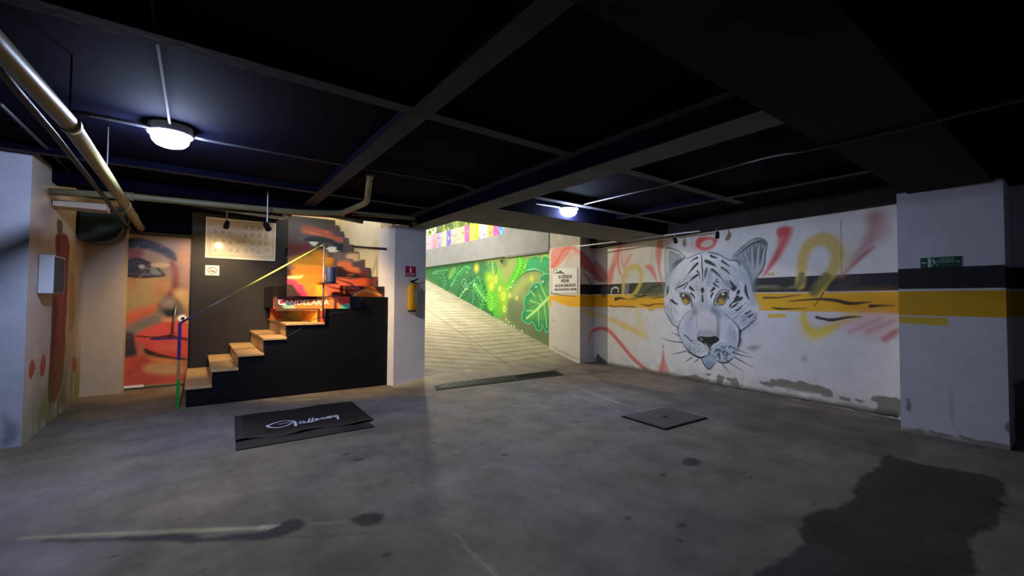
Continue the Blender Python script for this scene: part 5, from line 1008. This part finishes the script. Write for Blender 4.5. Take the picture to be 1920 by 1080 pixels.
text('lettering', 'SALIDA', (6.290, wy(.66), 1.861), (0, -1, 0), (0, 0, 1), .034, M['greytext'], r, .001); text('lettering', 'EMERGENCIA', (6.290, wy(.68), 1.832), (0, -1, 0), (0, 0, 1), .030, M['greytext'], r, .001)

# ---- drain in front of the ramp
dr = thing('drain_grate', 'long dark metal drain grate across the foot of the ramp', 'drain', (4.3, 6.25, 0))
D0, D1, D2, D3 = (3.06, 6.12), (3.20, 6.49), (5.80, 6.46), (5.60, 6.03)
def dl(s, t):
    a = np.array(D0)*(1-s)+np.array(D3)*s; b = np.array(D1)*(1-s)+np.array(D2)*s; return a*(1-t)+b*t
bm = bmesh.new(); prism(bm, [dl(-.012, -.08), dl(1.012, -.08), dl(1.012, 1.06), dl(-.012, 1.06)], .001, .010); own(mesh_obj('frame', bm, M['iron']), dr)
for s0_, s1_, nb, nm in ((.02, .575, 30, 'bar_panel'), (.60, .985, 0, 'mesh_panel')):
    bm = bmesh.new(); prism(bm, [dl(s0_, .1), dl(s1_, .1), dl(s1_, .93), dl(s0_, .93)], .008, .0125); own(mesh_obj(nm, bm, M['blackm']), dr)
    if nb:
        bm = bmesh.new()
        for k in range(nb):
            s = s0_+(s1_-s0_)*(k+.3)/nb; e = .0042; prism(bm, [dl(s, .12), dl(s+e*1.3, .12), dl(s+e*1.3, .91), dl(s, .91)], .0125, .024)
        own(mesh_obj('grate_bars', bm, M['iron']), dr)
    else:
        bm = bmesh.new()
        for k in range(9):
            t = .14+.78*k/9; prism(bm, [dl(s0_+.004, t), dl(s1_-.004, t), dl(s1_-.004, t+.03), dl(s0_+.004, t+.03)], .0125, .016)
        own(mesh_obj('grate_bars', bm, M['iron']), dr)
# ---- manhole cover
mc = thing('manhole_cover', 'square grey floor hatch with a dark rim and centre handle', 'manhole cover', (4.56, 3.12, 0))
q = [pz(*p)[:2] for p in ((1165, 782), (1245, 766), (1327, 785), (1247, 807))]; ctr = sum(q)/4
bm = bmesh.new(); prism(bm, q, .001, .012); own(mesh_obj('rim', bm, M['blackm']), mc)
bm = bmesh.new(); prism(bm, [ctr+(p-ctr)*.955 for p in q], .004, .018); own(mesh_obj('cover', bm, M['slabcover']), mc)
bm = bmesh.new(); box(bm, (ctr[0]-.035, ctr[1]-.02, .018), (ctr[0]+.045, ctr[1]+.015, .026)); own(mesh_obj('handle', bm, M['blackm']), mc)

# ---- floor mats
def wavy(P, n, amp, seed):
    return P
lo = [pz(*p)[:2] for p in ((440, 790), (655, 770), (703, 801), (442, 846))]
bm = bmesh.new(); prism(bm, lo, .0015, .010); tag(mesh_obj('floor_mat', bm, material('dark_grey_rubber', (26, 28, 30), .7, noise=.2, scale=12, bump=.3), bevel=.003), 'plain dark grey rubber mat lying under the lettered mat', 'mat')
class Tilt(Ground): pass
U = [pz(*p)[:2] for p in ((440, 783), (659, 754), (703, 790), (443, 832))]
mc_ = Canvas(Ground(0), 0, 1, 0, 1, .0045, (14, 15, 20))
def mat_conv(p):
    g_ = pz(p[0], p[1], .02)[:2]; s_, t_ = .5, .5
    for _ in range(12):   # invert the bilinear patch
        P_ = (U[3]*(1-s_)+U[2]*s_)*(1-t_)+(U[0]*(1-s_)+U[1]*s_)*t_; ds = (U[2]-U[3])*(1-t_)+(U[1]-U[0])*t_; dt = (U[0]*(1-s_)+U[1]*s_)-(U[3]*(1-s_)+U[2]*s_)
        Jm = np.array([ds, dt]).T; e = np.linalg.solve(Jm, g_-P_); s_ += e[0]; t_ += e[1]
    return np.array([s_, t_])
mc_.conv = mat_conv; mc_.scale = .0042
Mx = lambda x, y: (430+x/6.62, 740+y/6.62)
def MM(*p): return [Mx(x, y) for x, y in p]
WT = (206, 210, 226)
mc_.stroke(MM((800, 320), (700, 318), (600, 335), (500, 370), (470, 385), (520, 402), (620, 402), (720, 375), (800, 335), (815, 325)), (3.2, 3.4, 3.6, 4.5, 5, 4, 3.6, 3.4, 3, 2.4), WT, 1, .5)
mc_.stroke(MM((620, 362), (700, 345), (780, 330), (815, 335), (825, 380)), (3, 3, 3, 3.6, 5), WT, 1, .5)
mc_.stroke(MM((930, 325), (890, 325), (872, 345), (900, 350), (930, 330), (940, 345), (975, 335), (1000, 290), (990, 335), (1020, 335), (1040, 285), (1032, 325), (1060, 325), (1100, 300), (1080, 292), (1070, 310), (1110, 308), (1160, 280), (1170, 300), (1215, 270), (1225, 290), (1270, 262), (1240, 262), (1250, 285), (1290, 258), (1320, 252), (1300, 275), (1335, 262), (1345, 300)), 2.6, WT, 1, .4)
mc_.stroke(MM((1310, 255), (1340, 252), (1352, 300)), (2, 2.6, 3), WT, .9, .4)
mc_.rect(0, .05, 0, 1, (36, 38, 42), .7); mc_.rect(0, 1, 0, .07, (34, 35, 40), .7)
def matz(co):
    s_, t_ = co[:, 0:1], co[:, 1:2]
    P_ = (U[3]*(1-s_)+U[2]*s_)*(1-t_)+(U[0]*(1-s_)+U[1]*s_)*t_
    e = (1-co[:, 1]); wv = .5+.5*np.sin(co[:, 0]*15+1.2)*np.exp(-co[:, 1]*7); P_[:, 1] += .035*np.sin(co[:, 0]*13+.5)*np.exp(-co[:, 1]*8)+.02*np.sin(co[:, 0]*11)*np.exp(-(1-co[:, 1])*10)
    z = .016+.016*wv*np.exp(-co[:, 1]*9)
    edge = np.minimum.reduce([co[:, 0], 1-co[:, 0], co[:, 1], 1-co[:, 1]]) < 1e-6
    z[edge & (z < .03)] -= .0065
    return np.concatenate([P_, z[:, None]], 1)
tag(mc_.mesh('floor_mat', M['mat'], thick=0, zfun=matz), 'black floor mat with white script lettering Gallery in front of the staircase', 'mat')

# ---- painted hoarding and plants behind the parapet
XB = 7.42; HB = Plane((XB, 16.9), (XB, 9.86)); c = Canvas(HB, 0, HB.len, 3.2, 3.96, .014, (226, 110, 140)); c.scale = .014
Bx = lambda x, y: (780+x/6.75, 400+y/6.75)
def BB(*p): return [Bx(x, y) for x, y in p]
cols = [(0, 200, (196, 150, 160)), (200, 260, (180, 130, 140)), (260, 330, (150, 140, 170)), (330, 385, (240, 220, 140)), (385, 440, (90, 90, 180)), (440, 530, (214, 170, 150)), (530, 615, (240, 206, 140)), (615, 680, (236, 80, 150)), (680, 800, (226, 226, 50)), (800, 900, (216, 180, 210)), (900, 975, (240, 190, 50)), (975, 1050, (240, 80, 150)), (1050, 1120, (60, 140, 200)), (1120, 1165, (214, 50, 110)), (1165, 1230, (50, 130, 150)), (1230, 1300, (160, 120, 170))]
for a, b, col in cols: c.poly(BB((a, 80), (b, 80), (b, 520), (a, 520)), col, 1, .6, sm=False)
for _ in range(150):
    x = rng.uniform(120, 1290); y = 470-.22*(x-130)+rng.uniform(-150, -10); c.blob(Bx(x, y), rng.uniform(1, 3.2), rng.uniform(1, 4), rng.choice([(226, 60, 90), (250, 214, 60), (70, 60, 150), (250, 240, 220), (60, 160, 190), (190, 90, 170), (40, 36, 60), (240, 130, 60)]), .8, .5, rng.uniform(0, 3))
for (x, y) in ((740, 205), (930, 175), (590, 240), (345, 330), (210, 350), (280, 370)):
    c.blob(Bx(x, y), 2.6, 3.4, (214, 120, 70), .9, .4)
c.rect(-1, 99, 3.2, 3.345, (26, 12, 16))
hb = c.mesh('hoarding', M['wallpaint'], thick=.05); tag(hb, 'long brightly painted multicoloured hoarding above the grey ramp parapet', 'hoarding')
for i, (u, h_, lab) in enumerate(((806, 4.35, 'pale cane plant furthest left behind the painted hoarding'), (832, 4.4, 'pale cane plant second from left behind the painted hoarding'), (856, 4.5, 'tall cane plant beneath the corner of the ceiling edge, behind the hoarding'), (880, 4.5, 'cane plant with drooping leaves above the yellow part of the hoarding'))):
    g0 = px(u, 440, 7.85); r = thing('cane_plant', lab, 'plant', (7.85, g0[1], 3.0), 'cane plants behind the hoarding')
    rr_ = random.Random(i+3); bm = bmesh.new(); bl = bmesh.new()
    for k in range(9):
        x = 7.85+rr_.uniform(-.12, .25); y = g0[1]+rr_.uniform(-.22, .22); top = (x+rr_.uniform(-.15, .15), y+rr_.uniform(-.2, .2), h_+rr_.uniform(-.3, .3)); tube(bm, [(x, y, 3.0), ((x+top[0])/2, (y+top[1])/2, 3.8), top], [.022, .018, .01], 6)
        for j in range(9):
            t = rr_.uniform(.45, 1); b0 = Vector((x, y, 3.0)).lerp(Vector(top), t); d = Vector((rr_.uniform(-.4, .3), rr_.uniform(-1, 1), rr_.uniform(-.6, .5))).normalized()*rr_.uniform(.15, .28); s_ = d.cross(Vector((1, 0, .3))).normalized()*.035; mid = b0+d*.5+Vector((0, 0, .04)); tip = b0+d-Vector((0, 0, .1))
            v = [bl.verts.new(p) for p in (b0, mid+s_, tip, mid-s_)]; bl.faces.new((v[0], v[1], v[2])); bl.faces.new((v[0], v[2], v[3]))
    own(mesh_obj('stems', bm, M['stem'], shade=True), r); own(mesh_obj('leaves', bl, M['leafy']), r)
bm = bmesh.new(); box(bm, (7.35, 9.5, 2.7), (9.5, 17.5, 3.0)); p = struct(mesh_obj('floor', bm, M['grey'])); p.name = 'floor.street'
bm = bmesh.new(); box(bm, (9.3, 8, 3.0), (9.5, 19, 5.6)); p = struct(mesh_obj('wall_back', bm, material('dull_foliage_green', (70, 84, 48), .9, noise=.5, scale=4, bump=.5))); p.name = 'wall_back.street'  # dull mottled green backdrop beyond the plants
print('built', len(bpy.data.objects))
